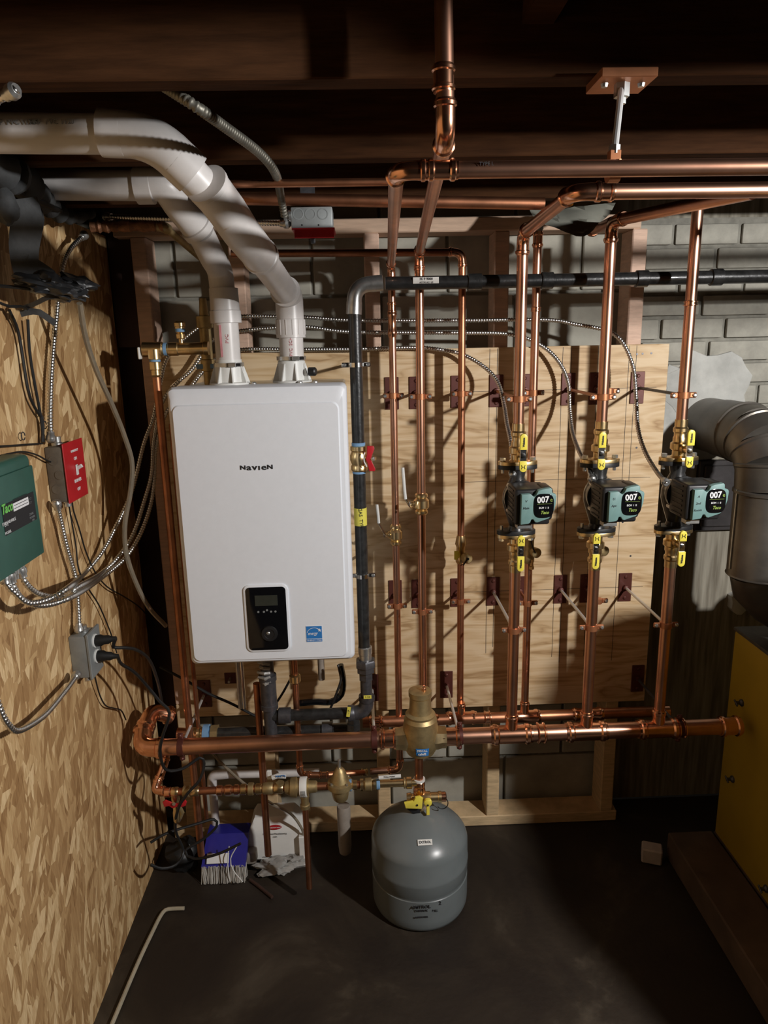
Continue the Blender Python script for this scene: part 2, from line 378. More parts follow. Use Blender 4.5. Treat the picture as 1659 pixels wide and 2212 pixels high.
# ================================================================== THE SETTING
fl = MB().span((-0.80, -0.6, -0.08), (2.2, 2.19, 0)).build('floor', floor_m, kind='structure', smooth=0)
WL = -0.692
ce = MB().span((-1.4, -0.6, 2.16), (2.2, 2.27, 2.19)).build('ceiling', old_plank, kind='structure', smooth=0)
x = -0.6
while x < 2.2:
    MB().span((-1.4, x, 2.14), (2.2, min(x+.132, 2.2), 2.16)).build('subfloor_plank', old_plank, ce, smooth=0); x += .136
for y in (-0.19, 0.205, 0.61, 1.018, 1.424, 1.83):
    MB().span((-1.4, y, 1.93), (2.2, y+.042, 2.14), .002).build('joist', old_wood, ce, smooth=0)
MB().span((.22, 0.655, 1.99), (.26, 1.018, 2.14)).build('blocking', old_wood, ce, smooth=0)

MB().span((.84, .575, 1.895), (2.15, .665, 1.9295), .002).build('shade_board', old_wood, ce, smooth=0)  # unseen board, added to keep lamp light off the joists at right
wl = MB().span((WL-.012, 0.1, 0.0), (WL, 2.116, 1.90)).build('wall_left', osb_m, kind='structure', smooth=0)
for y in (0.7, 1.1, 1.5, 1.9):
    MB().span((WL-.10, y, 0), (WL-.013, y+.038, 1.90)).build('stud', dark_board, wl, smooth=0)
wb = MB().span((-1.4, 2.20, 0), (2.2, 2.34, 2.14)).build('wall_back', rough_m, kind='structure', smooth=0)
MB().span((-.72, 2.1965, 1.24), (1.50, 2.2005, 1.935)).build('mortar_bed', mortar_m, wb, smooth=0)
for row in range(10):
    z = 1.255 + row*0.0672; xx = -.72 + (0.0 if row % 2 else -0.10)
    while xx < 1.48:
        L = 0.196*random.uniform(.94, 1.05); x0, x1 = max(xx, -.72), min(xx+L, 1.50)
        if x1-x0 > .03 and x1 > .86:
            x0 = max(x0, .80)
            y0 = 2.184 + random.uniform(-.002, .003)
            MB().span((x0, y0, z+random.uniform(-.001, .001)), (x1, 2.197, z+.0575), .005, 2).build('brick', block_m, wb)
        xx += L + .012
for row, z in enumerate([.0, .197, .394] + [1.345+.197*k for k in range(4)]):
    xx = -.72 - (.2 if row % 2 else 0)
    while xx < .81:
        x0, x1 = max(xx, -.72), min(xx+.388, .795)
        if x1-x0 > .03:
            y0 = 2.186 + random.uniform(-.001, .001)
            MB().span((x0, y0, z), (x1, 2.1995, min(z+.188, 2.13)), .003, 1).build('block', conc_block, wb)
        xx += .397
# smeared mortar patch beside the plywood
def blob(c, w_, h_, th, n, seed, m, name, parent, yb):
    random.seed(seed); pts = []
    for i in range(n):
        a = 2*PI*i/n; k = random.uniform(.78, 1.08); pts.append((c[0]+w_*k*math.cos(a), yb, c[1]+h_*k*math.sin(a)))
    o = MB().prism(pts, (0, -1, 0), th, bevel=min(.004, th*.45)).build(name, m, parent); return o
blob((1.075, 1.445), .145, .12, .012, 22, 3, parge_m, 'mortar_patch', wb, 2.187)
blob((0.955, 1.36), .07, .15, .010, 18, 5, parge_m, 'mortar_patch', wb, 2.187)
MB().span((-.66, 2.078, 1.892), (.795, 2.167, 1.930), .003).build('top_plate', lumber_h, wb)
MB().span((-.66, 2.078, 0.0), (.83, 2.167, .038), .003).build('bottom_plate', lumber_low, wb)
for a in (-.615, -.352, .022, .385, .772):
    MB().span((a, 2.078, .038), (a+.042, 2.167, .49), .003).build('stud', lumber_low, wb); MB().span((a, 2.078, .49), (a+.042, 2.167, 1.892), .003).build('stud', lumber, wb)
MB().span((-.012, 2.12, .60), (.012, 2.165, 1.60)).build('furring_strip', lumber, wb)
MB().span((-.71, 2.172, .10), (-.62, 2.185, 1.9)).build('dark_gap_board', dark_board, wb)  # dark sheet standing in for the shade in the gap beyond the strand board
MB().span((-.69, 2.12, 1.60), (-.60, 2.135, 1.93)).build('dark_gap_board', dark_board, wb)

# ---- plywood sheet
tp = T('plywood_board', 'sheet of bare plywood screwed to the studs behind the pipes, with pencil layout lines', 'board', (.15, 2.069, .455))
MB().span((-.585, 2.06, .455), (.890, 2.078, 1.578), .0012).build('panel', ply_m, tp)
pl = MB()
for X, z0, z1 in ((.372, .64, 1.575), (.394, .66, 1.575), (.466, .70, 1.575), (.582, .62, 1.575), (.606, .60, 1.575), (.684, .62, 1.575), (.774, .60, 1.575), (.795, 1.1, 1.575), (.285, .9, 1.4)):
    pl.span((X, 2.0594, z0), (X+.0011, 2.0602, z1))
for z in (1.455, .845, 1.19): pl.span((.3, 2.0594, z), (.86, 2.0602, z+.001))
pl.build('pencil_line', ink, tp, smooth=0)
sc = MB()
for x_, y_ in ((1376, 765), (1388, 764), (1407, 763), (1375, 967), (1362, 1201), (1000, 1095), (1345, 1128)): sc.lathe(at(x_, y_, 2.0600), (0, -1, 0), [(0, .0032), (.0008, .003)], 8)
sc.build('screw_head', iron_grey, tp)

# ================================================================== BOILER
bx0, bx1, bz0, bz1, bf = -.457, -.033, .797, 1.505, 1.70
bo = T('boiler', 'large white wall-hung boiler with black control window, hanging left of the copper risers', 'boiler', (-.245, 2.058, .797))
MB().span((bx0+.012, 1.775, bz0+.012), (bx1-.008, 2.058, bz1-.004), .004).build('chassis', steel, bo)
mb = MB()
def loft(mb, secs):
    rings = [[mb.bm.verts.new(V(p)) for p in s] for s in secs]; n = len(rings[0])
    for a, b in zip(rings, rings[1:]):
        for i in range(n): mb.bm.faces.new((a[i], a[(i+1) % n], b[(i+1) % n], b[i]))
    mb.bm.faces.new(rings[0][::-1]); mb.bm.faces.new(rings[-1])
def rrect(x0, x1, z0, z1, r, y, n=6):
    out = []
    for cx, cz, a0 in ((x1-r, z1-r, 0), (x0+r, z1-r, PI/2), (x0+r, z0+r, PI), (x1-r, z0+r, 1.5*PI)):
        for i in range(n+1):
            a = a0+PI/2*i/n; out.append((cx+r*math.cos(a), y, cz+r*math.sin(a)))
    return out
loft(mb, [rrect(bx0, bx1, bz0, bz1, .014, 1.80), rrect(bx0, bx1, bz0, bz1, .014, 1.722), rrect(bx0+.003, bx1-.003, bz0+.003, bz1-.004, .014, 1.712),
          rrect(bx0+.009, bx1-.009, bz0+.009, bz1-.018, .016, 1.7045), rrect(bx0+.012, bx1-.018, bz0+.014, bz1-.040, .016, 1.7035),
          rrect(bx0+.014, bx1-.021, bz0+.016, bz1-.043, .016, 1.7000)])
cover = mb.build('front_cover', boiler_white, bo, smooth=28)
# control window: raised white bezel, gloss black panel
cx0, cx1, cz0, cz1 = -.307, -.195, .834, 1.015
mb = MB(); loft(mb, [rrect(cx0, cx1, cz0, cz1, .016, 1.7005), rrect(cx0, cx1, cz0, cz1, .016, 1.697), rrect(cx0+.003, cx1-.003, cz0+.003, cz1-.003, .014, 1.6955)])
mb.build('bezel', boiler_white, bo)
mb = MB(); loft(mb, [rrect(cx0+.006, cx1-.006, cz0+.006, cz1-.006, .010, 1.697), rrect(cx0+.006, cx1-.006, cz0+.006, cz1-.006, .010, 1.6945), rrect(cx0+.009, cx1-.009, cz0+.009, cz1-.009, .009, 1.6935)])
cp = mb.build('control_panel', black_gloss, bo)
MB().span((-.279, 1.6925, .960), (-.222, 1.694, .988), .0006).build('screen', lcd, cp)
mb = MB()
for i, X in enumerate((-.272, -.258, -.250, -.240, -.229)): mb.lathe((X, 1.6936, .944 + (.004 if i == 2 else 0)), (0, -1, 0), [(0, .003), (.0008, .0026)], 8)
mb.build('button', grey_ink, cp)
mb = MB(); mb.lathe((-.247, 1.6935, .885), (0, -1, 0), [(0, .021), (.001, .021), (.004, .0195), (.0045, .013), (.003, .012), (.003, .0005)], 28)
mb.build('dial', black_plastic, cp)
mb = MB(); mb.lathe((-.250, 1.6902, .8865), (0, -1, 0), [(0, .0045), (.0012, .003)], 12); mb.build('dial_button', steel, cp)
# maker's lettering: small-cap style letters of one height
xs = -.2945; sz = .0190
for ch, s_, wd in (('N', .70, .0150), ('a', 1.0, .0140), ('v', 1.0, .0135), ('\u0131', 1.0, .0080), ('e', 1.0, .0150), ('N', .70, .014)):
    text(ch, sz*1.05*s_, (xs + wd*.5, 1.6994, 1.312), 'y', ink, bo, 'lettering', .0004, .0005, sx=1.35); xs += wd
# energy sticker
st = T('energy_sticker', 'blue and white square energy label near the lower right corner of the white boiler', 'sticker', (-.135, 1.6996, .877))
MB().span((-.1555, 1.6993, .8555), (-.1135, 1.7001, .8995)).build('sheet', white_ink, st, smooth=0)
MB().span((-.1545, 1.6989, .8650), (-.1145, 1.6993, .8985)).build('blue_field', blue, st, smooth=0)
MB().span((-.1545, 1.6989, .8562), (-.1145, 1.6993, .8635)).build('blue_strip', blue, st, smooth=0)
text('ENERGY STAR', .0056, (-.1345, 1.6987, .8598), 'y', white_ink, st, 'lettering', .0002, sx=1.05)
text('energy', .0125, (-.139, 1.6987, .879), 'y', white_ink, st, 'lettering', .0002, .0001, sx=.72, shear=.4)
arcp = [(-.1345+.0185*math.cos(a), 1.6988, .8775+.0165*math.sin(a)) for a in [PI*(.12+.8*i/16) for i in range(17)]]
MB().tube(arcp, .0006, 6).build('swoosh', white_ink, st)
star = [(-.1205+(.0052 if i % 2 == 0 else .0021)*math.cos(PI/2+i*PI/5), 1.6989, .8875+(.0052 if i % 2 == 0 else .0021)*math.sin(PI/2+i*PI/5)) for i in range(10)]
MB().prism(star, (0, -1, 0), .0004).build('star', white_ink, st, smooth=0)
# vent collars on top
for (X, Y, nm) in ((-.172, 1.852, 'r'), (-.324, 1.815, 'l')):
    mb = MB(); mb.lathe((X, Y, 1.505), (0, 0, 1), [(0, .050), (.004, .050), (.006, .036), (.052, .0345), (.054, .032), (.06, .032)], 28)
    for k in range(8):
        a = k*PI/4+.3; c, s_ = math.cos(a), math.sin(a)
        mb.prism([(X+.034*c, Y+.034*s_, 1.509), (X+.050*c, Y+.050*s_, 1.509), (X+.036*c, Y+.036*s_, 1.552), (X+.034*c, Y+.034*s_, 1.552)], (-s_, c, 0), .003)
    col = mb.build('vent_collar', white_plastic, bo)
    zc = 1.548 if nm == 'l' else 1.560
    mb = MB(); mb.lathe((X, Y, zc), (0, 0, 1), [(0, .0372), (.0095, .0372)], 28); mb.span((X+.006, Y-.043, zc), (X+.024, Y-.034, zc+.010), .001)
    mb.build('hose_clamp', steel, col)
    MB().lathe((X+.024, Y-.038, zc+.005), (1, 0, 0), [(0, .004), (.010, .004), (.011, .003)], 10).build('clamp_screw', black_plastic, col)
MB().lathe((-.172+.045, 1.83, 1.531), (1, -.3, 0), [(0, .011), (.016, .011), (.019, .008)], 14).build('test_port_cap', black_plastic, bo)
mb = MB()
for X in (-.345, -.262, -.148, -.11): mb.lathe((X, 1.80, 1.505), (0, 0, 1), [(0, .006), (.003, .006), (.005, .003)], 10)
mb.build('screw', steel, bo)
# bottom connections under the case
for X, Y, r, h, m_ in ((-.352, 1.90, .012, .05, brass), (-.300, 1.86, .020, .045, iron_grey), (-.240, 1.88, .012, .055, brass), (-.175, 1.90, .013, .05, steel), (-.095, 1.88, .012, .045, black_plastic), (-.40, 1.93, .012, .03, brass)):
    MB().lathe((X, Y, bz0+.015), (0, 0, -1), [(0, r), (h*.4, r), (h*.42, r*1.35), (h*.8, r*1.35), (h*.82, r*.9), (h+.0, r*.9)], 14).build('port', m_, bo)

# ================================================================== WHITE VENT PIPES
tv = T('exhaust_vent_pipe', 'thick white plastic vent pipe swooping from upper left to the right collar of the boiler', 'pipe', (-.172, 1.852, 1.56))
P = [at(-60, 287, 1.27), at(330, 290, 1.27), at(452, 415, 1.315), at(600, 605, 1.64)]
P += [V((-.170, 1.852, P[3].z - .05))]
P[4] = V((-.170, 1.852, 1.560)); P[3] = V((-.170, 1.85, at(612, 612, 1.80).z))
MB().rod(P[0], P[1]+(P[0]-P[1]).normalized()*.055, .0302, 28).build('pipe', pvc, tv)
elbow(tv, P[0], P[1], P[2], .0302, .050, 'pvc', pvc)
q1 = P[1]+(P[2]-P[1]).normalized()*.05
Q = at(500, 470, 1.36)
MB().rod(q1, Q, .0302, 28).build('pipe', pvc, tv)
E1 = at(575, 560, 1.60)
mb = MB(); mb.tube([at(452, 405, 1.31), at(490, 455, 1.355), at(520, 500, 1.41), at(560, 550, 1.52)], .0355, 28)
d = (at(560, 550, 1.52)-at(520, 500, 1.41)).normalized()
mb.lathe(at(560, 550, 1.52), d, [(0, .0355), (.002, .0375), (.012, .0375), (.0125, .030)], 28)
d2 = (at(452, 405, 1.31)-at(490, 455, 1.355)).normalized(); mb.lathe(at(452, 405, 1.31), d2, [(0, .0355), (.002, .0375), (.010, .0375), (.0105, .030)], 28)
mb.build('elbow', pvc, tv)
EL = V((-.170, 1.852, at(620, 640, 1.85).z))
MB().rod(at(556, 546, 1.51), EL, .0302, 28).build('pipe', pvc, tv)
mb = MB(); dd = (at(556, 546, 1.51)-EL).normalized()
mb.tube([EL+dd*.045, EL+dd*.012, EL+V((0, 0, -.012)), EL+V((0, 0, -.06))], .0345, 28)
mb.lathe(EL+dd*.045, dd, [(0, .0345), (.001, .0370), (.006, .0370), (.0065, .030)], 28); mb.build('elbow', pvc, tv)
mb = MB(); mb.lathe(EL+V((0, 0, -.055)), (0, 0, -1), [(0, .0345), (.001, .0365), (.045, .0365), (.0455, .030)], 28)
for k in range(14):
    a = 2*PI*k/14; mb.box(EL+V((.0365*math.cos(a), .0365*math.sin(a), -.075)), (.002, .002, .036), rot=Matrix.Rotation(a, 3, 'Z'))
mb.build('coupling', pvc, tv)
MB().rod(EL+V((0, 0, -.06)), P[4], .0302, 28).build('pipe', pvc, tv)
text('PVC  SCH 40', .011, (-.168, 1.8213, 1.600), 'y', pvc_tint, tv, 'lettering', .0004, rotz=PI/2)
for X_ in (-.60, -.53, -.47): text('NSF  PVC 1120', .011, (X_, 1.2393, P[0].z+.006), 'y', grey_ink, tv, 'lettering', .0003)

tv = T('intake_vent_pipe', 'white plastic vent pipe behind the thicker one, dropping to the left collar of the boiler', 'pipe', (-.324, 1.815, 1.555))
P = [at(-20, 398, 1.62), at(352, 400, 1.62), V((-.330, 1.80, 1.80)), V((-.324, 1.815, 1.555))]
MB().rod(P[0], P[1]-V((.05, 0, 0)), .0302, 28).build('pipe', pvc, tv)
a1 = P[1]; a2 = at(432, 500, 1.70); a3 = V((-.328, 1.808, at(470, 590, 1.80).z))
mb = MB(); mb.tube(spline([a1-V((.055, 0, 0)), a1, a1+(a2-a1)*.45, a2], .01), .0335, 26)
mb.lathe(a1-V((.055, 0, 0)), (1, 0, 0), [(0, .030), (.001, .037), (.034, .037), (.036, .0335)], 28); mb.build('elbow', pvc, tv)
mb = MB(); mb.lathe(a2, (a2-a1).normalized(), [(-.018, .0335), (-.016, .037), (0, .037), (.001, .030)], 26); mb.build('coupling', pvc, tv)
mb = MB(); mb.tube(spline([a2, a2+(a3-a2)*.6, a3, V((-.326, 1.812, 1.69))], .01), .0302, 26); mb.build('pipe', pvc, tv)
mb = MB(); mb.lathe((-.324, 1.814, 1.735), (0.01, 0, -1), [(0, .030), (.001, .0345), (.052, .0352), (.054, .0375), (.082, .0375), (.083, .030)], 26); mb.build('coupling', pvc, tv)
MB().rod((-.324, 1.814, 1.69), P[3], .0302, 26).build('pipe', pvc, tv)
MB().span((-.336, 1.7835, 1.572), (-.331, 1.7850, 1.648)).build('primer_drip', pvc_tint, tv)
text('PVC', .012, (-.318, 1.7843, 1.615), 'y', pvc_tint, tv, 'lettering', .0004, rotz=PI/2)

# ================================================================== COPPER RISERS
XA, XB, XC, XD, XE, XF, XG, XH = .091, .161, .281, .392, .474, .601, .668, .803
YF = 1.757; ZH = .536; ZR = .478
RB = .0285/2; RS = .0222/2
# A: left-most thin riser; from fill elbow up to ceiling run
t = T('copper_riser', 'leftmost thin copper riser beside the black gas pipe, with white lever valve', 'pipe', (XA, 1.96, .40))
zA = at(838, 572, 1.96).z
pA = V((.052, .935, 1.802))
run(t, [at(800, 1666, 1.96), (XA, 1.96, at(868, 1662, 1.96).z), (XA, 1.96, zA), pA, (2.1, .965, 1.802)], .0100, copper, R=.024)
coupling(t, (XA, 1.96, at(838, 700, 1.96).z), (0, 0, 1), .0100, .07); coupling(t, (XA, 1.96, at(838, 665, 1.96).z), (0, 0, 1), .0100, .03)
coupling(t, pA+V((.055, 0, 0)), (1, 0, 0), .0100, .04)
text('TYPE L', .006, (.16, .9248, 1.806), 'y', dark_ink, t, 'lettering', .0003)
# B
t = T('copper_riser', 'second copper riser from the left, turning up between the joists', 'pipe', (XB, 1.91, .50))
zB = at(905, 545, 1.91).z
run(t, [(XB, 1.91, .50), (XB, 1.91, zB), (.113, .945, 1.842), (.108, .945, 2.14)], RS, copper, R=.026)
coupling(t, (XB, 1.91, zB-.052), (0, 0, 1), RS, .03); coupling(t, (.1105, .945, 1.905), (0, 0, 1), RS, .03); coupling(t, (.108, .945, 2.028), (0, 0, 1), RS, .03)
# C with lying top run to the left
t = T('copper_riser', 'third copper riser from the left, with brass drain valve low down', 'pipe', (XC, 1.98, ZR))
zC = at(1000, 545, 1.98).z
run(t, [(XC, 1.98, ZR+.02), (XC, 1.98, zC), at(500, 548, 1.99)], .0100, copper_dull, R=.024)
# D, F, H front risers (with pumps) ; upper halves
def riser_low(t, X, z0, z1): MB().rod((X, YF, z0), (X, YF, z1), RB, 20).build('pipe', copper, t)
zFU, zFL = 1.293, 1.112            # flange heights
z_top_stub = 1.385
def front_riser(label_up, label_lo, X, top_pts):
    t = T('copper_riser', label_up, 'pipe', (X, YF, z_top_stub))
    pts = [(X, YF, z_top_stub)] + top_pts
    run(t, pts, RB*.93, copper, R=.030)
    t2 = T('copper_riser', label_lo, 'pipe', (X, YF, ZH))
    MB().rod((X, YF, ZH+.04), (X, YF, 1.04), RB, 20).build('pipe', copper, t2)
    return t
zD = at(1118, 505, YF).z
pD = at(1243, 421, 1.30)
tD = front_riser('copper riser above the left pump, turning right along the second ceiling pipe', 'lower copper riser between the front header and the left pump', XD,
    [(XD, YF, zD), (pD.x, 1.31, 1.845), (2.1, 1.345, 1.845)])
coupling(tD, (pD.x+.055, 1.312, 1.845), (1, 0, 0), RB*.93, .03)
zF = at(1322, 478, YF).z
tF = front_riser('copper riser above the middle pump with elbow under the ceiling', 'lower copper riser between the front header and the middle pump', XF,
    [(XF, YF, zF), (.715, 1.35, 1.848)])
fs = MB(); a = V((XF, YF, zF)); b = at(1278, 500, 1.90)
fs.rod(a, b, RS, 16); press_hub(fs, b+(a-b)*.12, (b-a), RS); fs.build('branch_stub', copper_dull, tF)
tH = front_riser('tall copper riser above the right pump, in front of the bare brick wall', 'lower copper riser between the front header and the right pump', XH,
    [(XH, YF, 1.93)])
coupling(tH, (XH, YF, 1.675), (0, 0, 1), RB*.93, .012)
# E and G rear risers
t = T('copper_riser', 'thin copper riser behind the left pump, ending in a rounded grey cap at the top', 'pipe', (XE, 1.95, ZR))
zE = at(1160, 500, 1.95).z
MB().rod((XE, 1.95, ZR+.03), (XE, 1.95, zE), RS, 18).build('pipe', copper, t)
coupling(t, (XE, 1.95, zE-.02), (0, 0, 1), RS, .04)
MB().lathe((XE, 1.95, zE), (0, 0, 1), [(0, .011), (.006, .014), (.014, .014), (.022, .009), (.025, .002)], 16).build('cap', box_metal, t)
coupling(t, (XE, 1.95, at(1160, 668, 1.95).z), (0, 0, 1), RS, .012)
t = T('copper_riser', 'thin copper riser hidden right behind the middle pump riser', 'pipe', (XG, 1.95, ZR))
MB().rod((XG, 1.95, ZR+.03), (XG, 1.95, 1.86), RS, 18).build('pipe', copper, t)
# front header
t = T('copper_header', 'long thick copper header pipe running across the front below the boiler and pumps', 'pipe', (.2, YF, ZH))
RH = .0222
pl0 = (-.628, YF, ZH)
cx = [(-.598, .085)]
MB().rod((-.600, YF, ZH), (.075, YF, ZH), RH, 26).build('pipe', copper, t)
MB().rod((.195, YF, ZH), (1.02, YF, ZH), RH, 26).build('pipe', copper, t)
for X in (XD, XF, XH): tee(t, (X, YF, ZH), (1, 0, 0), (0, 0, 1), RH, RB, L=.115, Lb=.062)
coupling(t, (.052, YF, ZH), (1, 0, 0), RH, .05); coupling(t, (.222, YF, ZH), (1, 0, 0), RH, .06)
coupling(t, (.475, YF, ZH), (1, 0, 0), RH, .024); coupling(t, (1.005, YF, ZH), (1, 0, 0), RH, .06)
coupling(t, (.865, YF, ZH), (1, 0, 0), RH, .024)
elbow(t, (-.5, YF, ZH), (-.628, YF, ZH), (-.628, 1.86, ZH+.05), RH, .036)
elbow(t, (-.628, YF, ZH), (-.622, 1.868, ZH+.055), (-.55, 1.90, ZH), RH*.95, .036)
# rear header
t = T('copper_header', 'thinner copper header pipe running behind and just above the front header', 'pipe', (.3, 1.95, ZR))
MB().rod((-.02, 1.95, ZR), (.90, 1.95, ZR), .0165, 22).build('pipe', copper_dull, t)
for X, r_ in ((XB, RS), (XC, .0100), (XE, RS), (XG, RS)): tee(t, (X, 1.95 if X != XC else 1.955, ZR), (1, 0, 0), (0, 0, 1), .0165, r_, m=copper_fit, L=.095, Lb=.052)
coupling(t, (.36, 1.95, ZR), (1, 0, 0), .0165, .02); coupling(t, (.02, 1.95, ZR), (1, 0, 0), .0165, .04)
MB().lathe((.90, 1.95, ZR), (1, 0, 0), [(0, .019), (.02, .019), (.024, .014)], 18).build('cap', copper_fit, t)
# black return header at rear left
t = T('black_return_pipe', 'black steel pipe with brass union behind the front header under the boiler', 'pipe', (-.4, 1.90, .50))
zz = at(560, 1582, 1.90).z
run(t, [(-.565, 1.90, zz+.005), (-.49, 1.90, zz)], .0180, copper)
MB().rod((-.49, 1.90, zz), (-.03, 1.90, zz), .0185, 22).build('pipe', black_iron, t)
mb = MB(); mb.lathe((-.520, 1.90, zz), (1, 0, 0), [(0, .021), (.012, .021), (.014, .025), (.022, .025), (.024, .020), (.032, .020)], 16); mb.build('union', brass, t)
mb = MB(); mb.lathe((-.488, 1.90, zz), (1, 0, 0), [(0, .029), (.016, .029), (.017, .022), (.022, .022)], 16); mb.build('tape_collar', blue_tape, t)
mb = MB(); mb.lathe((-.466, 1.90, zz), (1, 0, 0), [(0, .027), (.020, .027)], 8); mb.build('hex_nut', brass_cast, t)
mb = MB(); mb.lathe((-.14, 1.90, zz), (1, 0, 0), [(0, .024), (.03, .024)], 16); mb.build('coupling', iron_grey, t)

# ceiling copper lines in the back, over the pink top plate
t = T('ceiling_copper_pipe', 'copper pipe running level under the back joists, below the brighter front pair', 'pipe', (.1, 1.60, 1.885))
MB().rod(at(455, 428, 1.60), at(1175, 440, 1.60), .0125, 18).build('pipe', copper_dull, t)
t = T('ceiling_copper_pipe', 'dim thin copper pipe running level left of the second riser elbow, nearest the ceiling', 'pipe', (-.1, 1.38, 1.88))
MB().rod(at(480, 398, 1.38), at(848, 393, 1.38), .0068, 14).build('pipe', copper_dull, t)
# pipe hanger from joist
t = T('pipe_hanger', 'steel rod hanger on a small wooden pad holding the uppermost ceiling pipe', 'hanger', (.345, 1.03, 1.93))
hx, hy = .338, 1.0
pad = at(1335, 163, 1.03)
MB().span((pad.x-.036, .985, 1.918), (pad.x+.036, 1.05, 1.9295), .001).build('pad', clamp_cu, t)
mb = MB()
for q in (-.024, .024): mb.lathe((pad.x+q, 1.01, 1.918), (0, 0, -1), [(0, .005), (.004, .004)], 8)
mb.build('screw', steel, t)
ph = V((at(1325, 365, .955).x, .955, 1.802)); ptop = V((pad.x-.001, 1.01, 1.918))
MB().rod(ptop, ph+V((0, 0, .018)), .0042, 10).build('rod', bright_rod, t)
mb = MB(); mb.lathe(ptop, V((0, 0, -1)), [(0, .010), (.016, .010), (.017, .006), (.024, .006)], 6); mb.lathe(ph+V((0, 0, .030)), (0, 0, -1), [(0, .007), (.010, .007)], 6); mb.build('nut', steel, t)
mb = MB(); mb.lathe(ph-V((.007, 0, 0)), (1, 0, 0), [(0, .0135), (.014, .0135)], 18); mb.span(ph+V((-.007, -.006, .010)), ph+V((.007, .006, .024)), .001)
for q in (-.018, .018): mb.lathe(ph+V((0, q*.9, .0)), (0, q, .3), [(0, .005), (.010, .004)], 8)
mb.build('clamp', clamp_cu, t)

# ================================================================== PIPE STANDOFFS (plate + rod + split ring)
def standoff(where, X, Y, z, r, horiz=False, m_rod=steel, plate=True, dark=False):
    t = T('pipe_standoff', where, 'pipe clamp', (X, 2.06, z), 'red-plated pipe standoffs on the plywood')
    if plate:
        MB().span((X-.020, 2.0555, z-.046), (X+.020, 2.0598, z+.046), .0012).build('plate', plate_red, t)
        for q in (-.034, .034): MB().lathe((X, 2.0555, z+q), (0, -1, 0), [(0, .0055), (.002, .0055), (.004, .003)], 8).build('screw', plate_red, t)
    MB().lathe((X, 2.0555, z), (0, -1, 0), [(0, .009), (.010, .008), (.011, .0055)], 10).build('socket', plate_red, t)
    back = Y + r + .003
    MB().rod((X, 2.05, z), (X, back, z), .0042, 10).build('rod', m_rod, t)
    mb = MB()
    if not horiz:
        mb.lathe((X, Y, z-.008), (0, 0, 1), [(0, r*1.02), (.0005, r*1.16), (.0155, r*1.16), (.016, r*1.02)], 20)
        for q in (-1, 1): mb.box((X+q*(r+.010), Y, z), (.018, .007, .014), .002)
    else:
        mb.lathe((X-.008, Y, z), (1, 0, 0), [(0, r*1.02), (.0005, r*1.14), (.0155, r*1.14), (.016, r*1.02)], 22)
        for q in (-1, 1): mb.box((X, Y, z+q*(r+.010)), (.014, .007, .018), .002)
    mb.build('split_ring', clamp_cu if not horiz else plate_red, t)
    for q in (-1, 1):
        c = V((X+q*(r+.013), Y, z)) if not horiz else V((X, Y, z+q*(r+.013)))
        MB().lathe(c+V((0, -.003, 0)), (0, -1, 0), [(0, .0052), (.003, .0052), (.0055, .003)], 10).build('bolt', steel if not horiz else plate_red, t)
ZU, ZL = 1.456, .846
names = {XA: 'leftmost thin riser', XB: 'second riser from the left', XC: 'third riser from the left', XD: 'left pump riser', XE: 'thin riser behind the left pump', XF: 'middle pump riser', XH: 'right pump riser'}
for X, Y, r in ((XA, 1.96, .0100), (XB, 1.91, RS), (XC, 1.98, .0100), (XD, YF, RB*.95), (XE, 1.95, RS), (XF, YF, RB*.95), (XH, YF, RB*.95)):
    front = Y < 1.8
    rod_up = copper_dull if X != XH else black_iron
    standoff('upper ' + ('long-rod ' if front else 'short ') + 'standoff clamping the ' + names[X] + ', near boiler-top height', X, Y, ZU, r, m_rod=copper_dull if X != XH else iron_grey)
    standoff('lower ' + ('chrome-rod ' if front else 'short ') + 'standoff clamping the ' + names[X] + ', below the valves', X, Y, ZL, r if not front else RB, m_rod=bright_rod if front else copper_dull)
for z, lb in ((ZU, 'upper'), (ZL, 'lower')): standoff(lb + ' short standoff half hidden behind the middle pump riser', XG+.014, 1.95, z, RS)
standoff('standoff holding the front header beside the brass air separator, slanting chrome rod to its right', .248, YF, ZH+.002, RH, True, bright_rod)
standoff('standoff holding the front header right of the black gas elbow, left of the air separator', .012, YF, ZH, RH, True, bright_rod)
standoff('standoff holding the far left end of the front header, with pale rod', -.515, YF, ZH, RH, True, bright_rod)
standoff('standoff holding the front header at far right beyond the right pump riser', .862, YF, ZH, RH, True, iron_grey)
t = T('pipe_standoff', 'small red plate standoff high under the boiler, left of the black steel tee', 'pipe clamp', (-.40, 2.06, .60))
c = at(498, 1464, 2.06); MB().span((c.x-.018, 2.0555, c.z-.018), (c.x+.018, 2.0598, c.z+.018), .001).build('plate', plate_red, t)
MB().rod((c.x, 2.056, c.z), (c.x, 2.03, c.z), .004, 8).build('rod', steel, t)

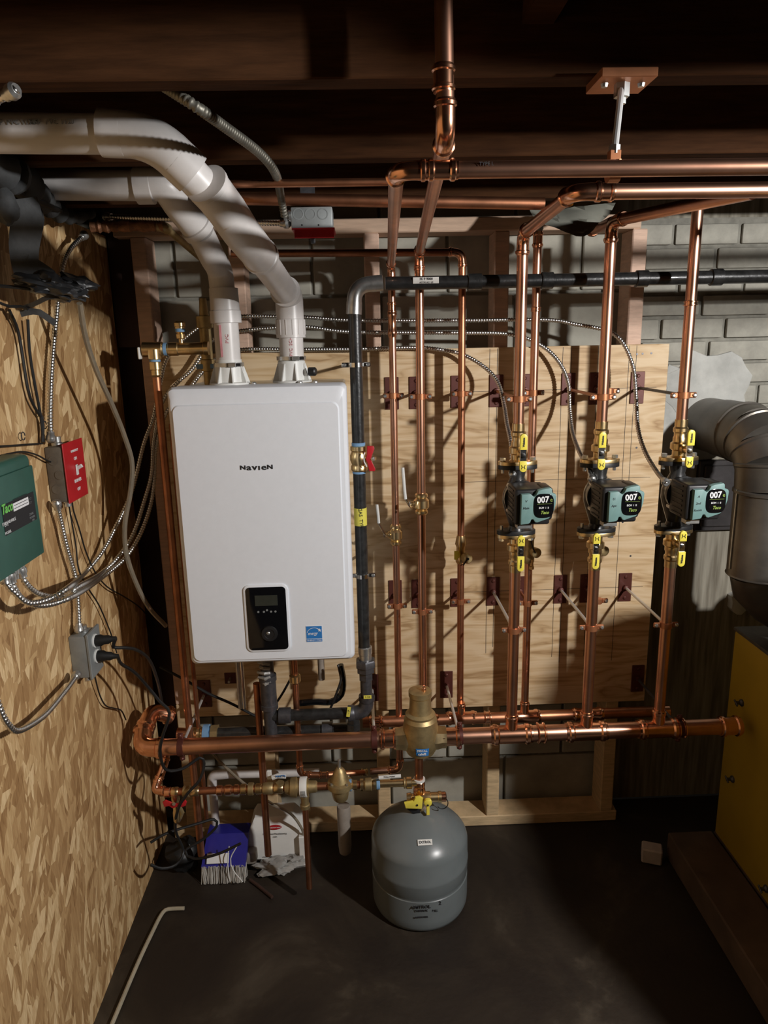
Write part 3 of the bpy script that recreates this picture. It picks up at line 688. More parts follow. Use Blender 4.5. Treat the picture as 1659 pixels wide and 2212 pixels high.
# ================================================================== SHUT-OFF VALVES WITH YELLOW HANDLES, PUMPS
def iso_valve(where, X, up, dx=0.0):
    s = 1 if up else -1; zf = zFU if up else zFL
    t = T('shutoff_valve', 'brass flanged shut-off valve with yellow butterfly handle ' + where, 'valve', (X, YF, zf))
    # oval flange
    def oval(z0, z1, ax, ay, m, name, par):
        mb = MB(); pts = [(X+ax*math.cos(2*PI*i/28)*(1 if abs(math.cos(2*PI*i/28)) < .8 else 1.0), YF+ay*math.sin(2*PI*i/28), z0) for i in range(28)]
        mb.prism(pts, (0, 0, 1), z1-z0, .0015); return mb.build(name, m, par)
    z0, z1 = (zf, zf+.009) if up else (zf-.009, zf)
    oval(z0, z1, .050, .026, brass, 'flange', t)
    b0 = z1 if up else z0
    MB().lathe((X, YF, b0), (0, 0, s), [(0, .022), (.004, .017), (.016, .017), (.020, .0225), (.034, .0225), (.038, .0175), (.048, .0175), (.052, .0155), (.060, .0155), (.064, .0185), (.072, .0185), (.076, .0155), (.094, .0155)], 20).build('body', brass, t)
    for q in (-1, 1):
        MB().lathe((X+q*.038, YF, zf+s*.018), (0, 0, -s), [(0, .0075), (.008, .0075), (.0085, .0042), (.040, .0042)], 6).build('flange_bolt', steel, t)
    XK = X + dx
    hz = zf + s*.031; hy = YF - .052
    st = MB().lathe((X, YF-.010, hz), (XK-X, -.042, 0), [(0, .010), (.022, .010), (.024, .007), (.044, .007)], 14).build('stem', brass, t)
    MB().span((XK-.0078, hy-.004, hz-.017), (XK+.0078, hy, hz+.017), .001).build('handle_plate', chrome, t)
    MB().lathe((XK, hy-.004, hz), (0, -1, 0), [(0, .006), (.004, .006), (.0045, .003)], 6).build('handle_nut', chrome, t)
    def paddle(za, zb, r):
        # capsule ended paddle from za to zb (zb is the rounded tip)
        sg = 1 if zb > za else -1; pts = [(XK-r, 0, za), (XK+r, 0, za)]
        pts = [(XK+r, hy-.001, za)] + [(XK+r*math.cos(a), hy-.001, zb-sg*r+sg*r*math.sin(a)) for a in [PI*i/8 for i in range(9)]] + [(XK-r, hy-.001, za)]
        return MB().prism(pts, (0, -1, 0), .007, .0014).build('handle', yellow, t)
    lg = paddle(hz+s*.014, hz+s*.053, .0090); sh = paddle(hz-s*.014, hz-s*.041, .0090)
    text('Webstone', .0062, (XK, hy-.0084, hz+s*.0325), 'y', ink, lg, 'lettering', .0004, .0004, rotz=PI/2, sx=.85)
    mb = MB(); zc = hz - s*.028
    for q in (-1, 1): mb.tube([(XK+q*.0045, hy-.0089, zc+s*.005), (XK+q*.0028, hy-.0089, zc), (XK+q*.0045, hy-.0089, zc-s*.005)], .0006, 5)
    mb.tube([(XK-.003, hy-.0089, zc), (XK+.003, hy-.0089, zc)], .0006, 5)
    mb.build('emblem', ink, sh)
    return t
def pump(where, X, notes):
    t = T('circulator_pump', where, 'pump', (X, YF, (zFU+zFL)/2)); zc = (zFU+zFL)/2 + .009
    for z0, z1 in ((zFU-.011, zFU-.0005), (zFL+.0005, zFL+.011)):
        pts = [(X+.050*math.cos(2*PI*i/28), YF+.026*math.sin(2*PI*i/28), z0) for i in range(28)]
        MB().prism(pts, (0, 0, 1), z1-z0, .001).build('flange', black_plastic, t)
    mb = MB(); mb.lathe((X, YF, zFL+.010), (0, 0, 1), [(0, .022), (.012, .018), (.030, .024), (.055, .032), (.075, .037), (.095, .036), (.115, .028), (.138, .018), (.160, .022)], 20)
    mb.lathe((X+.006, YF+.028, zc), (0, -1, 0), [(0, .030), (.010, .038), (.045, .043), (.052, .045), (.062, .045)], 26)
    mb.build('volute', black_iron, t)
    for sx_, sz_ in ((-1, 1), (1, 1), (-1, -1), (1, -1)):
        MB().lathe((X+.008+sx_*.034, YF-.018, zc+sz_*.032), (0, -1, 0), [(0, .0055), (.018, .0055), (.019, .003)], 8).build('volute_bolt', steel, t)
    hx0, hx1 = X-.032, X+.052
    mb = MB(); mb.span((hx0, 1.628, zc-.044), (hx1, 1.722, zc+.043), .006, 3)
    for k in range(7): mb.span((hx0-.0015, 1.650, zc-.038+k*.012), (hx0+.003, 1.705, zc-.034+k*.012))
    mb.span((X+.030, 1.630, zc-.036), (X+.060, 1.700, zc+.046), .010, 3)
    mb.build('motor_housing', black_plastic, t)
    k = .000158
    out = [(460, 1003), (588, 1003), (612, 1025), (640, 1048), (672, 1025), (700, 965), (760, 948), (882, 938), (904, 958), (908, 1015), (962, 1040), (974, 1070), (966, 1190), (942, 1280), (902, 1305), (884, 1375), (866, 1392), (700, 1438), (668, 1430), (640, 1385), (612, 1385), (596, 1430), (570, 1446), (456, 1452)]
    pts = [(X-.020+(a-460)*k*1.02, 1.629, zc+(1222-b)*k*1.03 + (a-700)*k*.06) for a, b in out]
    fc = MB().prism(pts, (0, -1, 0), .014, .0022).build('face_plate', teal, t)
    cx_, cz_ = X-.020+(786-460)*k*1.02, zc+(1222-1188)*k*1.03
    ell = []
    for i in range(32):
        a = 2*PI*i/32; c, s_ = math.cos(a), math.sin(a); e = .62
        ell.append((cx_+.0240*math.copysign(abs(c)**e, c), 1.6155, cz_+.0292*math.copysign(abs(s_)**e, s_)))
    dp = MB().prism(ell, (0, -1, 0), .0022, .0006).build('display', black_gloss, t)
    tx = text('007', .0205, (cx_-.0025, 1.6129, cz_+.0145), 'y', white_ink, dp, 'lettering', .0003, .0006, sx=.92, rotz=.06)
    text('e', .015, (cx_+.0172, 1.6129, cz_+.0145), 'y', olive_ink, dp, 'lettering', .0003, sx=.9)
    MB().span((cx_-.016, 1.6130, cz_+.0045), (cx_+.019, 1.6134, cz_+.0050)).build('rule', olive_ink, dp, smooth=0)
    text('ECM  I  II', .0062, (cx_, 1.6129, cz_-.0045), 'y', white_ink, dp, 'lettering', .0002, .0001)
    text('Taco', .0110, (cx_+.002, 1.6129, cz_-.0160), 'y', olive_ink, dp, 'lettering', .0003, .0002, sx=.9, shear=.3)
    for i, s_ in enumerate(notes):
        text(s_, .0078, (X-.0095, 1.6146, zc+.017-.0165*i), 'y', ink, fc, 'handwriting', .0003, rotz=.06, shear=.25)
    MB().lathe((X+.012, 1.690, zc-.043), (0, 0, -1), [(0, .007), (.010, .007), (.011, .004)], 8).build('cable_gland', steel, t)
    MB().span((X-.024, 1.640, zc-.056), (X+.010, 1.665, zc-.043), .001).build('wiring_lug', steel, t)
    return t
pump('left circulator pump, black and teal, on the riser nearest the boiler', XD, ['V', 'Main'])
pump('middle circulator pump, black and teal, on the riser over plain plywood', XF, ['U.', 'Apt'])
pump('right circulator pump, black and teal, standing clear of the plywood edge', XH, ['A', '2nd', 'Room'])
for X, nm in ((XD, 'left pump'), (XF, 'middle pump'), (XH, 'right pump')):
    dx = -.017 if X == XF else .001; iso_valve('just above the ' + nm, X, True, dx*.9); iso_valve('just below the ' + nm, X, False, dx)

def lever_valve(where, X, Y, z, r, pts, m_h=white_plastic, n='lever_valve'):
    t = T(n, where, 'valve', (X, Y, z))
    MB().lathe((X, Y, z-.030), (0, 0, 1), [(0, r*1.3), (.004, r*1.6), (.010, r*1.6), (.012, r*1.25), (.020, r*1.9), (.040, r*1.9), (.048, r*1.25), (.050, r*1.6), (.056, r*1.6), (.060, r*1.3)], 16).build('body', brass, t)
    MB().lathe((X-.010, Y, z), (-1, 0, 0), [(0, .010), (.012, .010), (.014, .006), (.022, .006)], 12).build('stem', brass, t)
    MB().lathe((X-.031, Y, z), (-1, 0, 0), [(0, .007), (.004, .007)], 6).build('nut', steel, t)
    MB().tube(pts[:3], .0030, 8).build('lever', chrome, t)
    MB().tube(pts[2:], .0042, 8).build('grip', m_h, t)
lever_valve('small brass ball valve with white lever on the second riser', XB, 1.91, at(908, 1088, 1.91).z, RS,
    [at(890, 1098, 1.90), at(884, 1092, 1.88), at(876, 1078, 1.87), at(874, 1060, 1.87), at(870, 1010, 1.87)])
lever_valve('small brass ball valve with white lever on the leftmost thin riser', XA, 1.96, at(850, 1155, 1.96).z, .0100,
    [at(835, 1158, 1.95), at(828, 1148, 1.93), at(818, 1130, 1.92), at(817, 1115, 1.92), at(814, 1090, 1.92)])
t = T('drain_valve', 'brass purge valve with small yellow tab, low on the third riser', 'valve', (XC, 1.98, 1.10))
z = at(998, 1185, 1.98).z
MB().lathe((XC, 1.98, z-.045), (0, 0, 1), [(0, .012), (.006, .015), (.020, .016), (.030, .013), (.050, .013), (.060, .017), (.085, .012)], 16).build('body', brass, t)
MB().lathe(at(1008, 1206, 1.95), (.3, -1, 0), [(-.01, .014), (.010, .014), (.014, .010)], 16).build('cap', brass_cast, t)
MB().lathe(at(1010, 1207, 1.936), (.3, -1, 0), [(0, .004), (.004, .004)], 8).build('lever_nut', ink, t)
MB().tube([at(1010, 1207, 1.935), at(1005, 1214, 1.933), at(1001, 1221, 1.933)], .0022, 8).build('lever', black_plastic, t)
MB().prism([at(981, 1190, 1.96), at(990, 1190, 1.96), at(994, 1199, 1.96), at(987, 1209, 1.96), at(981, 1208, 1.96)], (0, -1, 0), .004, .0008).build('tab', yellow, t)
t = T('drain_valve', 'tarnished brass drain valve on the thin riser behind the left pump', 'valve', (XE, 1.95, 1.07))
z = at(1150, 1180, 1.95).z
MB().lathe((XE, 1.95, z-.05), (0, 0, 1), [(0, .013), (.006, .016), (.030, .016), (.040, .014), (.070, .014), (.080, .017), (.105, .013)], 16).build('body', brass_cast, t)
MB().lathe(at(1156, 1193, 1.93), (.3, -1, 0), [(-.02, .012), (0, .0145), (.010, .0145), (.012, .010)], 16).build('cap', brass_cast, t)
MB().tube([at(1156, 1195, 1.917), at(1150, 1180, 1.915), at(1146, 1165, 1.92), at(1148, 1148, 1.925)], .0022, 8).build('lever', black_plastic, t)
MB().lathe(at(1148, 1222, 1.94), (0, 0, -1), [(-.02, .006), (0, .006), (.001, .008), (.010, .008)], 8).build('outlet', brass, t)
t = T('drain_valve', 'tarnished brass drain cap on the far side of the riser below the middle pump', 'valve', (XG, 1.95, 1.07))
MB().lathe((XG, 1.95, at(1292, 1190, 1.95).z-.04), (0, 0, 1), [(0, .013), (.01, .016), (.05, .016), (.07, .013)], 16).build('body', brass_cast, t)
MB().lathe(at(1302, 1189, 1.93), (.3, -1, 0), [(-.02, .012), (0, .0145), (.010, .0145), (.012, .010)], 16).build('cap', brass_cast, t)

# ================================================================== AIR SEPARATOR + TANK
XS = .140
t = T('air_separator', 'bulbous cast brass air separator with blue label, in the front header above the tank', 'air separator', (XS, YF, .47))
zb = .482
MB().lathe((XS, YF, zb), (0, 0, 1), [(0, .012), (.004, .022), (.012, .038), (.028, .046), (.050, .049), (.085, .0485), (.108, .045), (.112, .0455), (.122, .040), (.128, .041), (.134, .032), (.146, .030), (.178, .0285), (.182, .0315), (.196, .0315), (.199, .026)], 32).build('body', brass_cast, t)
MB().lathe((XS+.010, YF-.008, zb+.199), (0, 0, 1), [(0, .006), (.008, .006), (.010, .0045), (.013, .005), (.016, .002)], 12).build('vent_cap', copper_fit, t)
for q in (-1, 1):
    MB().lathe((XS+q*.036, YF, ZH), (q, 0, 0), [(0, .034), (.010, .034), (.022, .031), (.034, .031)], 8).build('port_hex', brass, t)
lb = []
for i in range(7):
    a = -PI/2 - .38 + .72*i/6; lb.append((a))
mb = MB(); rr_ = .0485
for z0, z1 in ((zb+.026, zb+.050),):
    rows = [[mb.bm.verts.new((XS+.002+(rr_+(z-zb-.033)*.15)*math.cos(a), YF+(rr_+(z-zb-.033)*.15)*math.sin(a), z)) for a in lb] for z in (z0, z1)]
    for i in range(6): mb.bm.faces.new((rows[0][i], rows[0][i+1], rows[1][i+1], rows[1][i]))
lbl = mb.build('label', blue, t)
text('DISCAL', .0085, (XS, YF-.0515, zb+.0445), 'y', white_ink, lbl, 'lettering', .0002, .0002)
text('caleffi', .0095, (XS, YF-.0510, zb+.0345), 'y', white_ink, lbl, 'lettering', .0002, .0002)
ct = V((.135, 1.773, 0))
t = T('expansion_tank', 'grey steel expansion tank standing on the floor under the brass air separator', 'tank', ct)
MB().lathe(ct, (0, 0, 1), [(0, .116), (.002, .124), (.008, .132), (.020, .1368), (.040, .1380), (.105, .1382), (.107, .1365), (.113, .1365), (.116, .1382), (.150, .1390), (.156, .1402), (.160, .1385), (.216, .1382), (.226, .1355), (.235, .130), (.250, .117), (.272, .088), (.290, .055), (.302, .025), (.306, .010)], 56).build('shell', tank_grey, t)
MB().lathe(ct+V((0, 0, .300)), (0, 0, 1), [(0, .022), (.006, .022), (.010, .012), (.024, .012)], 20).build('neck', steel, t)
def curved_label(mb, z0, z1, a0, a1, r0, n=8):
    rows = [[mb.bm.verts.new((ct.x+r0*math.cos(a0+(a1-a0)*i/n), ct.y+r0*math.sin(a0+(a1-a0)*i/n), z)) for i in range(n+1)] for z in (z0, z1)]
    for i in range(n): mb.bm.faces.new((rows[0][i], rows[0][i+1], rows[1][i+1], rows[1][i]))
lz = at(917, 1822, 1.69)
nrm = Matrix.Rotation(-math.radians(36), 3, 'X')
sk = MB().box((lz.x, 1.6738, .2672), (.040, .0012, .015), rot=Matrix.Rotation(-math.radians(52), 3, 'X')).build('label', paper, t)
text('EXTROL', .0090, (lz.x, 1.6731, .2681), 'y', ink, sk, 'lettering', .0004, .0002, tilt=-math.radians(52))
for txt_, sz_, X, z in (('AMTROL', .013, .128, .095), ('THERM-X', .008, .128, .083), ('2', .016, .180, .098), ('P.S.I.', .009, .166, .078), ('MADE IN USA', .006, .128, .062)):
    yy = ct.y - math.sqrt(.1392**2-(X-ct.x)**2)
    text(txt_, sz_, (X, yy-.0006, z), 'y', dark_ink, t, 'lettering', .0006, .0002)
MB().lathe(ct+V((0, 0, .316)), (0, 0, 1), [(0, .013), (.03, .013)], 16).build('nipple', brass_cast, t)
# pipe from separator to tank tee
t = T('tank_supply_pipe', 'short brown copper pipe dropping from the air separator to the yellow-handled tank valve', 'pipe', (XS, YF, .33))
zt = .345
MB().rod((XS-.004, YF+.012, .49), (XS-.004, YF+.012, zt+.03), .0115, 16).build('pipe', copper_dull, t)
MB().lathe((XS-.004, YF+.012, zt+.052), (0, 0, -1), [(0, .0135), (.004, .0165), (.018, .0165), (.020, .015), (.034, .0175), (.04, .017)], 18).build('adapter', copper_fit, t)
MB().lathe((XS-.004, YF+.012, zt+.050), (0, 0, 1), [(0, .0168), (.006, .0168)], 18).build('tape_ring', white_plastic, t)
t = T('tank_service_valve', 'brass service valve with two yellow handles on top of the grey tank', 'valve', (.16, YF, .33))
vy = 1.765; zv = .338
mb = MB(); mb.lathe((.100, vy, zv+.004), (1, 0, 0), [(0, .014), (.012, .015), (.014, .012), (.030, .013), (.044, .017), (.066, .017), (.068, .014), (.088, .014), (.090, .016), (.098, .016)], 18)
mb.lathe((.136, vy, zv), (0, 0, -1), [(0, .014), (.024, .013)], 16); mb.build('body', brass, t)
MB().lathe((.198, vy, zv+.004), (1, 0, 0), [(0, .014), (.012, .014), (.014, .011)], 14).build('cap', copper_fit, t)
mb = MB(); mb.tube([(.200+.016*math.cos(a), vy-.010, zv-.010+.018*math.sin(a)) for a in [PI*.8-2*PI*.8*i/16 for i in range(17)]], .0014, 6); mb.build('tether', rubber, t)
hy = vy-.024
hp = [(866, 1729), (893, 1724), (895, 1715), (911, 1714), (912, 1744), (876, 1744), (874, 1738)]
hp = [(873, 1732), (893, 1728), (897, 1720), (906, 1718), (913, 1722), (911, 1744), (876, 1743)]
MB().prism([at(a, b, hy) for a, b in hp], (0, -1, 0), .008, .002).build('handle', yellow, t)
mb = MB(); mb.lathe(at(924, 1731, hy), (0, -1, 0), [(0, .011), (.008, .011), (.010, .008)], 18); c0 = at(924, 1748, hy); mb.span((c0.x-.0045, hy-.008, c0.z-.014), (c0.x+.0045, hy, c0.z+.016), .0012); mb.build('handle', yellow, t)
mb = MB(); mb.lathe(at(901, 1739, hy-.008), (0, -1, 0), [(0, .003), (.002, .003)], 8); mb.lathe(at(924, 1739, hy-.009), (0, -1, 0), [(0, .003), (.002, .003)], 8); mb.build('screw', ink, t)
MB().prism([at(878, 1745, vy-.01), at(905, 1745, vy-.01), at(911, 1762, vy-.01), at(903, 1764, vy-.01)], (0, -1, 0), .005, .001).build('flow_tag', black_plastic, t)

# ================================================================== FILL LINE (low brass/copper assembly)
YL = 1.765
def px(x_, y_=1704, Y=YL): return at(x_, y_, Y)
zl = px(600, 1702).z
t = T('fill_line', 'row of brass and copper fittings running left from the tank valve below the front header', 'pipe', (-.2, YL, zl))
xl, xr = px(345).x, px(885).x
MB().rod((xl, YL, zl), (-.03, YL, zl), .0105, 16).build('pipe', copper_dull, t)
MB().rod((-.03, YL, zl), (xr+.02, YL, zl), .0105, 16).build('pipe', brass, t)
for a, b, r_, m_, nm in ((355, 368, .0145, copper_fit, 'coupling'), (370, 385, .0135, brass, 'adapter'), (395, 410, .016, brass_cast, 'valve_body'), (412, 430, .0135, brass, 'adapter'), (468, 480, .0140, copper_fit, 'coupling'), (486, 500, .0140, copper_fit, 'coupling'), (506, 516, .0140, copper_fit, 'coupling'),
                         (520, 532, .0150, brass, 'nut'), (536, 548, .0175, brass_cast, 'union'), (552, 566, .0145, brass, 'nipple'), (568, 590, .0160, brass_cast, 'union'), (592, 612, .0150, brass, 'nipple')):
    X0, X1 = px(a).x, px(b).x; L = X1-X0
    MB().lathe((X0, YL, zl), (1, 0, 0), [(0, r_*.9), (L*.1, r_), (L*.9, r_), (L, r_*.9)], 14).build(nm, m_, t)
X0 = px(616).x; L = px(686).x - X0
MB().lathe((X0, YL, zl), (1, 0, 0), [(0, .016), (.012, .021), (.014, .021), (.016, .026), (.030, .028), (.032, .028), (.034, .024), (.064, .024), (.066, .017), (L-.004, .016), (L, .012)], 20).build('backflow_preventer', brass_cast, t)
bd = MB().lathe((px(648).x, YL, zl), (1, 0, 0), [(0, .0275), (.002, .0282), (.018, .0282), (.020, .0275)], 22).build('label_band', paper, t)
mb = MB()
for k in range(4): mb.span((px(651).x+k*.0036, YL-.0292, zl-.012), (px(651).x+k*.0036+.0012, YL-.0284, zl+.006))
mb.build('lettering', grey_ink, bd, smooth=0)
# reducing valve
xr_ = px(735).x
MB().lathe((xr_, YL, zl+.056), (0, 0, -1), [(0, .008), (.004, .012), (.010, .016), (.040, .026), (.044, .035), (.052, .036), (.058, .036), (.060, .026), (.080, .024), (.096, .021), (.102, .016)], 22).build('reducing_valve', brass_cast, t)
MB().lathe((xr_, YL, zl+.082), (0, 0, -1), [(0, .003), (.001, .0045), (.026, .0045)], 10).build('adjusting_screw', steel, t)
mb = MB()
for k in range(4): mb.lathe((xr_+.030*math.cos(k*PI/2+.7), YL+.030*math.sin(k*PI/2+.7), zl+.014), (0, 0, 1), [(0, .0035), (.005, .0035)], 8)
mb.build('screw', steel, t)
for a, b, r_, m_, nm in ((753, 760, .0165, blue_tape, 'thread_seal'), (762, 772, .013, brass, 'nipple'), (778, 786, .0165, brass, 'nut'), (788, 804, .018, brass_cast, 'valve_body'), (806, 812, .0160, brass, 'nut'), (813, 821, .0150, blue_tape, 'thread_seal'), (872, 876, .0150, brass_cast, 'collar'), (877, 890, .0165, brass, 'adapter')):
    X0, X1 = px(a).x, px(b).x; L = X1-X0
    MB().lathe((X0, YL, zl), (1, 0, 0), [(0, r_*.9), (L*.1, r_), (L*.9, r_), (L, r_*.9)], 14).build(nm, m_, t)
hd = MB().tube([px(798, 1690), px(805, 1683), px(820, 1679, 1.75), px(842, 1677, 1.75)], .0035, 8).build('lever', steel, t)
gp = MB().tube([px(818, 1680, 1.748), px(840, 1678, 1.748), px(866, 1676, 1.748)], .0052, 10).build('grip', white_plastic, t)
text('FULL PORT', .0062, px(842, 1678, 1.742), 'y', ink, gp, 'lettering', .0003)
gp = MB().tube([px(588, 1680, 1.748), px(600, 1676, 1.748), px(618, 1677, 1.748)], .0068, 10).build('grip', white_plastic, t)
text('WATTS', .0085, px(606, 1677, 1.740), 'y', blue, gp, 'lettering', .0004, .0002)
mb = MB(); mb.span(px(582, 1674)+V((-.006, -.004, -.012)), px(582, 1674)+V((.006, .004, .014)), .001); mb.build('tag', paper, t)
MB().rod(px(605, 1690), px(605, 1700), .012, 12).build('stem', brass_cast, t)
# left upturned elbow to header and red valve
run(t, [px(356, 1707), px(333, 1708), px(352, 1660, 1.80), px(360, 1630, 1.82)], .0105, copper, R=.016)
t2 = T('red_drain_valve', 'brass drain valve with red butterfly handle hanging at the left end of the fill line', 'valve', px(382, 1735))
mb = MB(); mb.lathe(px(378, 1712), (0, -.05, -1), [(0, .011), (.02, .012), (.03, .009), (.055, .009), (.060, .0105), (.085, .0105), (.09, .008)], 12); mb.build('body', brass, t2)
hp = [(352, 1731), (358, 1727), (368, 1731), (376, 1735), (392, 1733), (400, 1727), (404, 1731), (402, 1738), (395, 1741), (383, 1741), (374, 1744), (366, 1739), (356, 1741)]
MB().prism([px(a, b, 1.745) for a, b in hp], (0, -1, 0), .005, .001).build('handle', red, t2)
MB().lathe(px(376, 1736, 1.738), (0, -1, 0), [(0, .005), (.003, .005)], 6).build('handle_nut', steel, t2)
MB().tube([px(386, 1740), px(394, 1755), px(388, 1768)], .006, 8).build('outlet', brass_cast, t2)
# upper copper branch
t = T('branch_pipe', 'thin copper branch above the fill line, from under the boiler into the reducing valve row', 'pipe', px(650, 1668, 1.85))
run(t, [(at(638, 1480, 1.88).x, 1.88, .77), (at(638, 1480, 1.88).x, 1.88, at(650, 1673, 1.88).z), at(705, 1674, 1.88)], .0090, copper_dull, R=.02)
MB().lathe((at(638, 1480, 1.88).x, 1.88, at(638, 1470, 1.88).z+.02), (0, 0, -1), [(0, .010), (.004, .016), (.022, .016), (.028, .011)], 12).build('nut', brass, t)
coupling(t, at(700, 1674, 1.88), (1, 0, 0), .0090, .03); MB().rod(at(700, 1674, 1.88), at(790, 1668, 1.92), .009, 12).build('pipe', copper_dull, t)
coupling(t, at(787, 1668, 1.92), (1, 0, 0), .0090, .022, m=brass)
# drain drops
t = T('drain_pipe', 'brown copper drain pipe dropping in front of the white bag, left of the other drain', 'pipe', (-.325, 1.86, .03))
a = at(556, 1500, 1.87); b = at(584, 1846, 1.87); MB().rod((a.x, 1.87, .66), (a.x, 1.87, at(584, 1846, 1.87).z), .0105, 16).build('pipe', copper_dull, t)
t = T('drain_pipe', 'brown copper drain pipe dropping to the floor right of the bag', 'pipe', (-.18, 1.765, .0))
a = px(658, 1720); b = at(665, 1918, YL)
MB().rod((a.x, YL, zl-.02), (a.x, YL, b.z), .0085, 14).build('pipe', copper_dull, t)
MB().lathe((a.x, YL, zl-.02), (0, 0, -1), [(0, .013), (.012, .013), (.014, .011), (.034, .011), (.036, .014), (.046, .014), (.050, .010)], 12).build('adapter', brass_cast, t)

# long copper drop at the left of the boiler
t = T('relief_drain_pipe', 'copper relief pipe dropping down the left side of the boiler from the brass relief valve', 'pipe', (-.520, 1.87, .1))
MB().rod((-.520, 1.87, .10), (-.520, 1.87, at(333, 815, 1.87).z), .0105, 16).build('pipe', copper_dull, t)  # darker copper here carries the boiler's shade on this pipe
for dx in (.018,): MB().rod((-.520+dx, 1.90, .2), (-.520+dx, 1.90, 1.40), .006, 10).build('wire_conduit', copper_dull, t)
t = T('relief_valve', 'brass pressure relief assembly left of the vent collars, lying level with an upright vent', 'valve', (-.5, 1.88, 1.59))
zr = at(370, 754, 1.88).z; xa = -.520
mb = MB(); mb.lathe((at(308, 757, 1.88).x, 1.88, zr), (1, 0, 0), [(0, .014), (.002, .019), (.050, .019), (.054, .015), (.066, .015), (.068, .0175), (.090, .0175), (.092, .0155), (.155, .0155), (.157, .0175), (.168, .0175)], 18); mb.build('body', brass, t)
mb = MB(); mb.lathe((xa, 1.87, zr), (0, 0, -1), [(0, .016), (.024, .016), (.026, .013), (.030, .013), (.032, .015), (.050, .015), (.052, .012), (.064, .012)], 14); mb.build('outlet', brass, t)
MB().lathe((xa, 1.87, zr-.024), (0, 0, -1), [(0, .0135), (.008, .0135)], 14).build('thread_seal', blue_tape, t)
MB().lathe((at(355, 757, 1.88).x, 1.88, zr), (1, 0, 0), [(0, .0165), (.008, .0165)], 14).build('thread_seal', blue_tape, t)
xv = at(390, 720, 1.88).x
mb = MB(); mb.lathe((xv, 1.88, zr+.012), (0, 0, 1), [(0, .006), (.012, .006), (.014, .011), (.024, .012), (.026, .009), (.030, .012), (.036, .013), (.042, .013), (.044, .0145), (.052, .0145), (.056, .011)], 14); mb.build('air_vent', brass, t)
MB().lathe((xv, 1.88, zr+.042), (0, 0, 1), [(0, .0132), (.008, .0132)], 14).build('thread_seal', blue_tape, t)
c = at(302, 763, 1.87); MB().box(c, (.006, .022, .030), .002).build('lever', white_plastic, t)
xc = at(435, 750, 1.93).x
mb = MB(); mb.lathe((xc+.015, 1.92, zr-.11), (0, 0, 1), [(0, .012), (.05, .012), (.052, .018), (.08, .018), (.082, .015), (.16, .015), (.162, .021), (.19, .021), (.192, .012), (.235, .009)], 14); mb.build('riser_body', brass_cast, t)
MB().span((xc-.012, 1.905, zr-.052), (xc+.040, 1.925, zr-.040), .001).build('blue_tag', blue_tape, t)

# ================================================================== GAS PIPING
t = T('gas_pipe', 'black steel gas pipe running level behind the pump risers and turning down beside the boiler', 'pipe', (0, 1.85, 1.74))
zg = 1.741; xg = -.008
MB().rod((.070, 1.85, zg), (2.1, 1.85, zg), .0165, 24).build('pipe', black_iron, t)
elbow(t, (.2, 1.85, zg), (xg, 1.85, zg), (xg, 1.85, 1.5), .0165, .045, 'steel', steel)
zck = at(778, 990, 1.85).z
MB().rod((xg, 1.85, 1.68), (xg, 1.85, zck+.028), .0165, 24).build('pipe', black_iron, t)
MB().rod((xg, 1.85, zck-.028), (xg, 1.85, .77), .0165, 24).build('pipe', black_iron, t)
for X, L in ((.46, .03), (.70, .03), (.89, .03), (.275, .035)): MB().lathe((X, 1.85, zg), (1, 0, 0), [(0, .0175), (.002, .0205), (L, .0205), (L+.002, .0175)], 20).build('coupling', black_iron, t)
tg = MB().span(at(892, 599, 1.831), V((at(948, 599, 1.831).x, 1.8335, at(892, 613, 1.831).z)), .0003).build('label', paper, t)
lc = at(921, 606, 1.829); text('FE 9 9000', .0080, (lc.x, 1.8305, lc.z+.0038), 'y', dark_ink, tg, 'lettering', .0003, .0002); text('ASTM A53 I/I', .0062, (lc.x, 1.8305, lc.z-.0045), 'y', dark_ink, tg, 'lettering', .0003)
zt_ = at(778, 1115, 1.85).z
mb = MB(); mb.lathe((xg, 1.85, zt_-.024), (0, 0, 1), [(0, .0172), (.048, .0172)], 24); tb = mb.build('yellow_wrap', yellow_tape, t)
text('GAS  TYP', .0130, (xg+.001, 1.8322, zt_), 'y', ink, tb, 'handwriting', .0003, rotz=-PI/2+.05)
z0 = at(790, 1400, 1.85).z
MB().lathe((xg+.002, 1.85, z0+.006), (0, 0, -1), [(0, .0175), (.002, .0195), (.022, .0195), (.024, .0175), (.040, .0175)], 20).build('coupling', steel, t)
MB().lathe((xg+.002, 1.85, z0-.034), (0, 0, -1), [(0, .027), (.004, .030), (.020, .030), (.022, .027), (.036, .027), (.040, .021), (.060, .021)], 6).build('union', iron_grey, t)
zq = at(760, 1540, 1.85).z
xt = at(583, 1540, 1.85).x
elbow(t, (xg+.002, 1.85, .75), (xg+.002, 1.85, zq), (-.1, 1.85, zq), .0165, .038, 'iron', iron_grey)
MB().rod((xg+.002, 1.85, z0-.09), (xg+.002, 1.85, zq+.05), .0165, 20).build('pipe', iron_grey, t)
MB().rod((-.045, 1.85, zq), (xt, 1.85, zq), .0165, 20).build('pipe', black_iron, t)
MB().lathe((xt+.024, 1.85, zq), (1, 0, 0), [(0, .020), (.002, .0225), (.034, .0225), (.036, .019)], 20).build('coupling', iron_grey, t)
mb = MB(); mb.lathe((xg-.037, 1.85, zq-.030), (0, 0, -1), [(-.02, .018), (0, .018), (.001, .021), (.020, .021)], 6); mb.build('plug', black_iron, t)
a = at(753, 1538, 1.825); w1 = MB().box((a.x, 1.8255, a.z), (.010, .002, .030), rot=Matrix.Rotation(.15, 3, 'Y')).build('yellow_tag', yellow_tape, t); text('1-24', .008, (a.x, 1.8243, a.z), 'y', ink, w1, 'handwriting', .0003, rotz=PI/2)
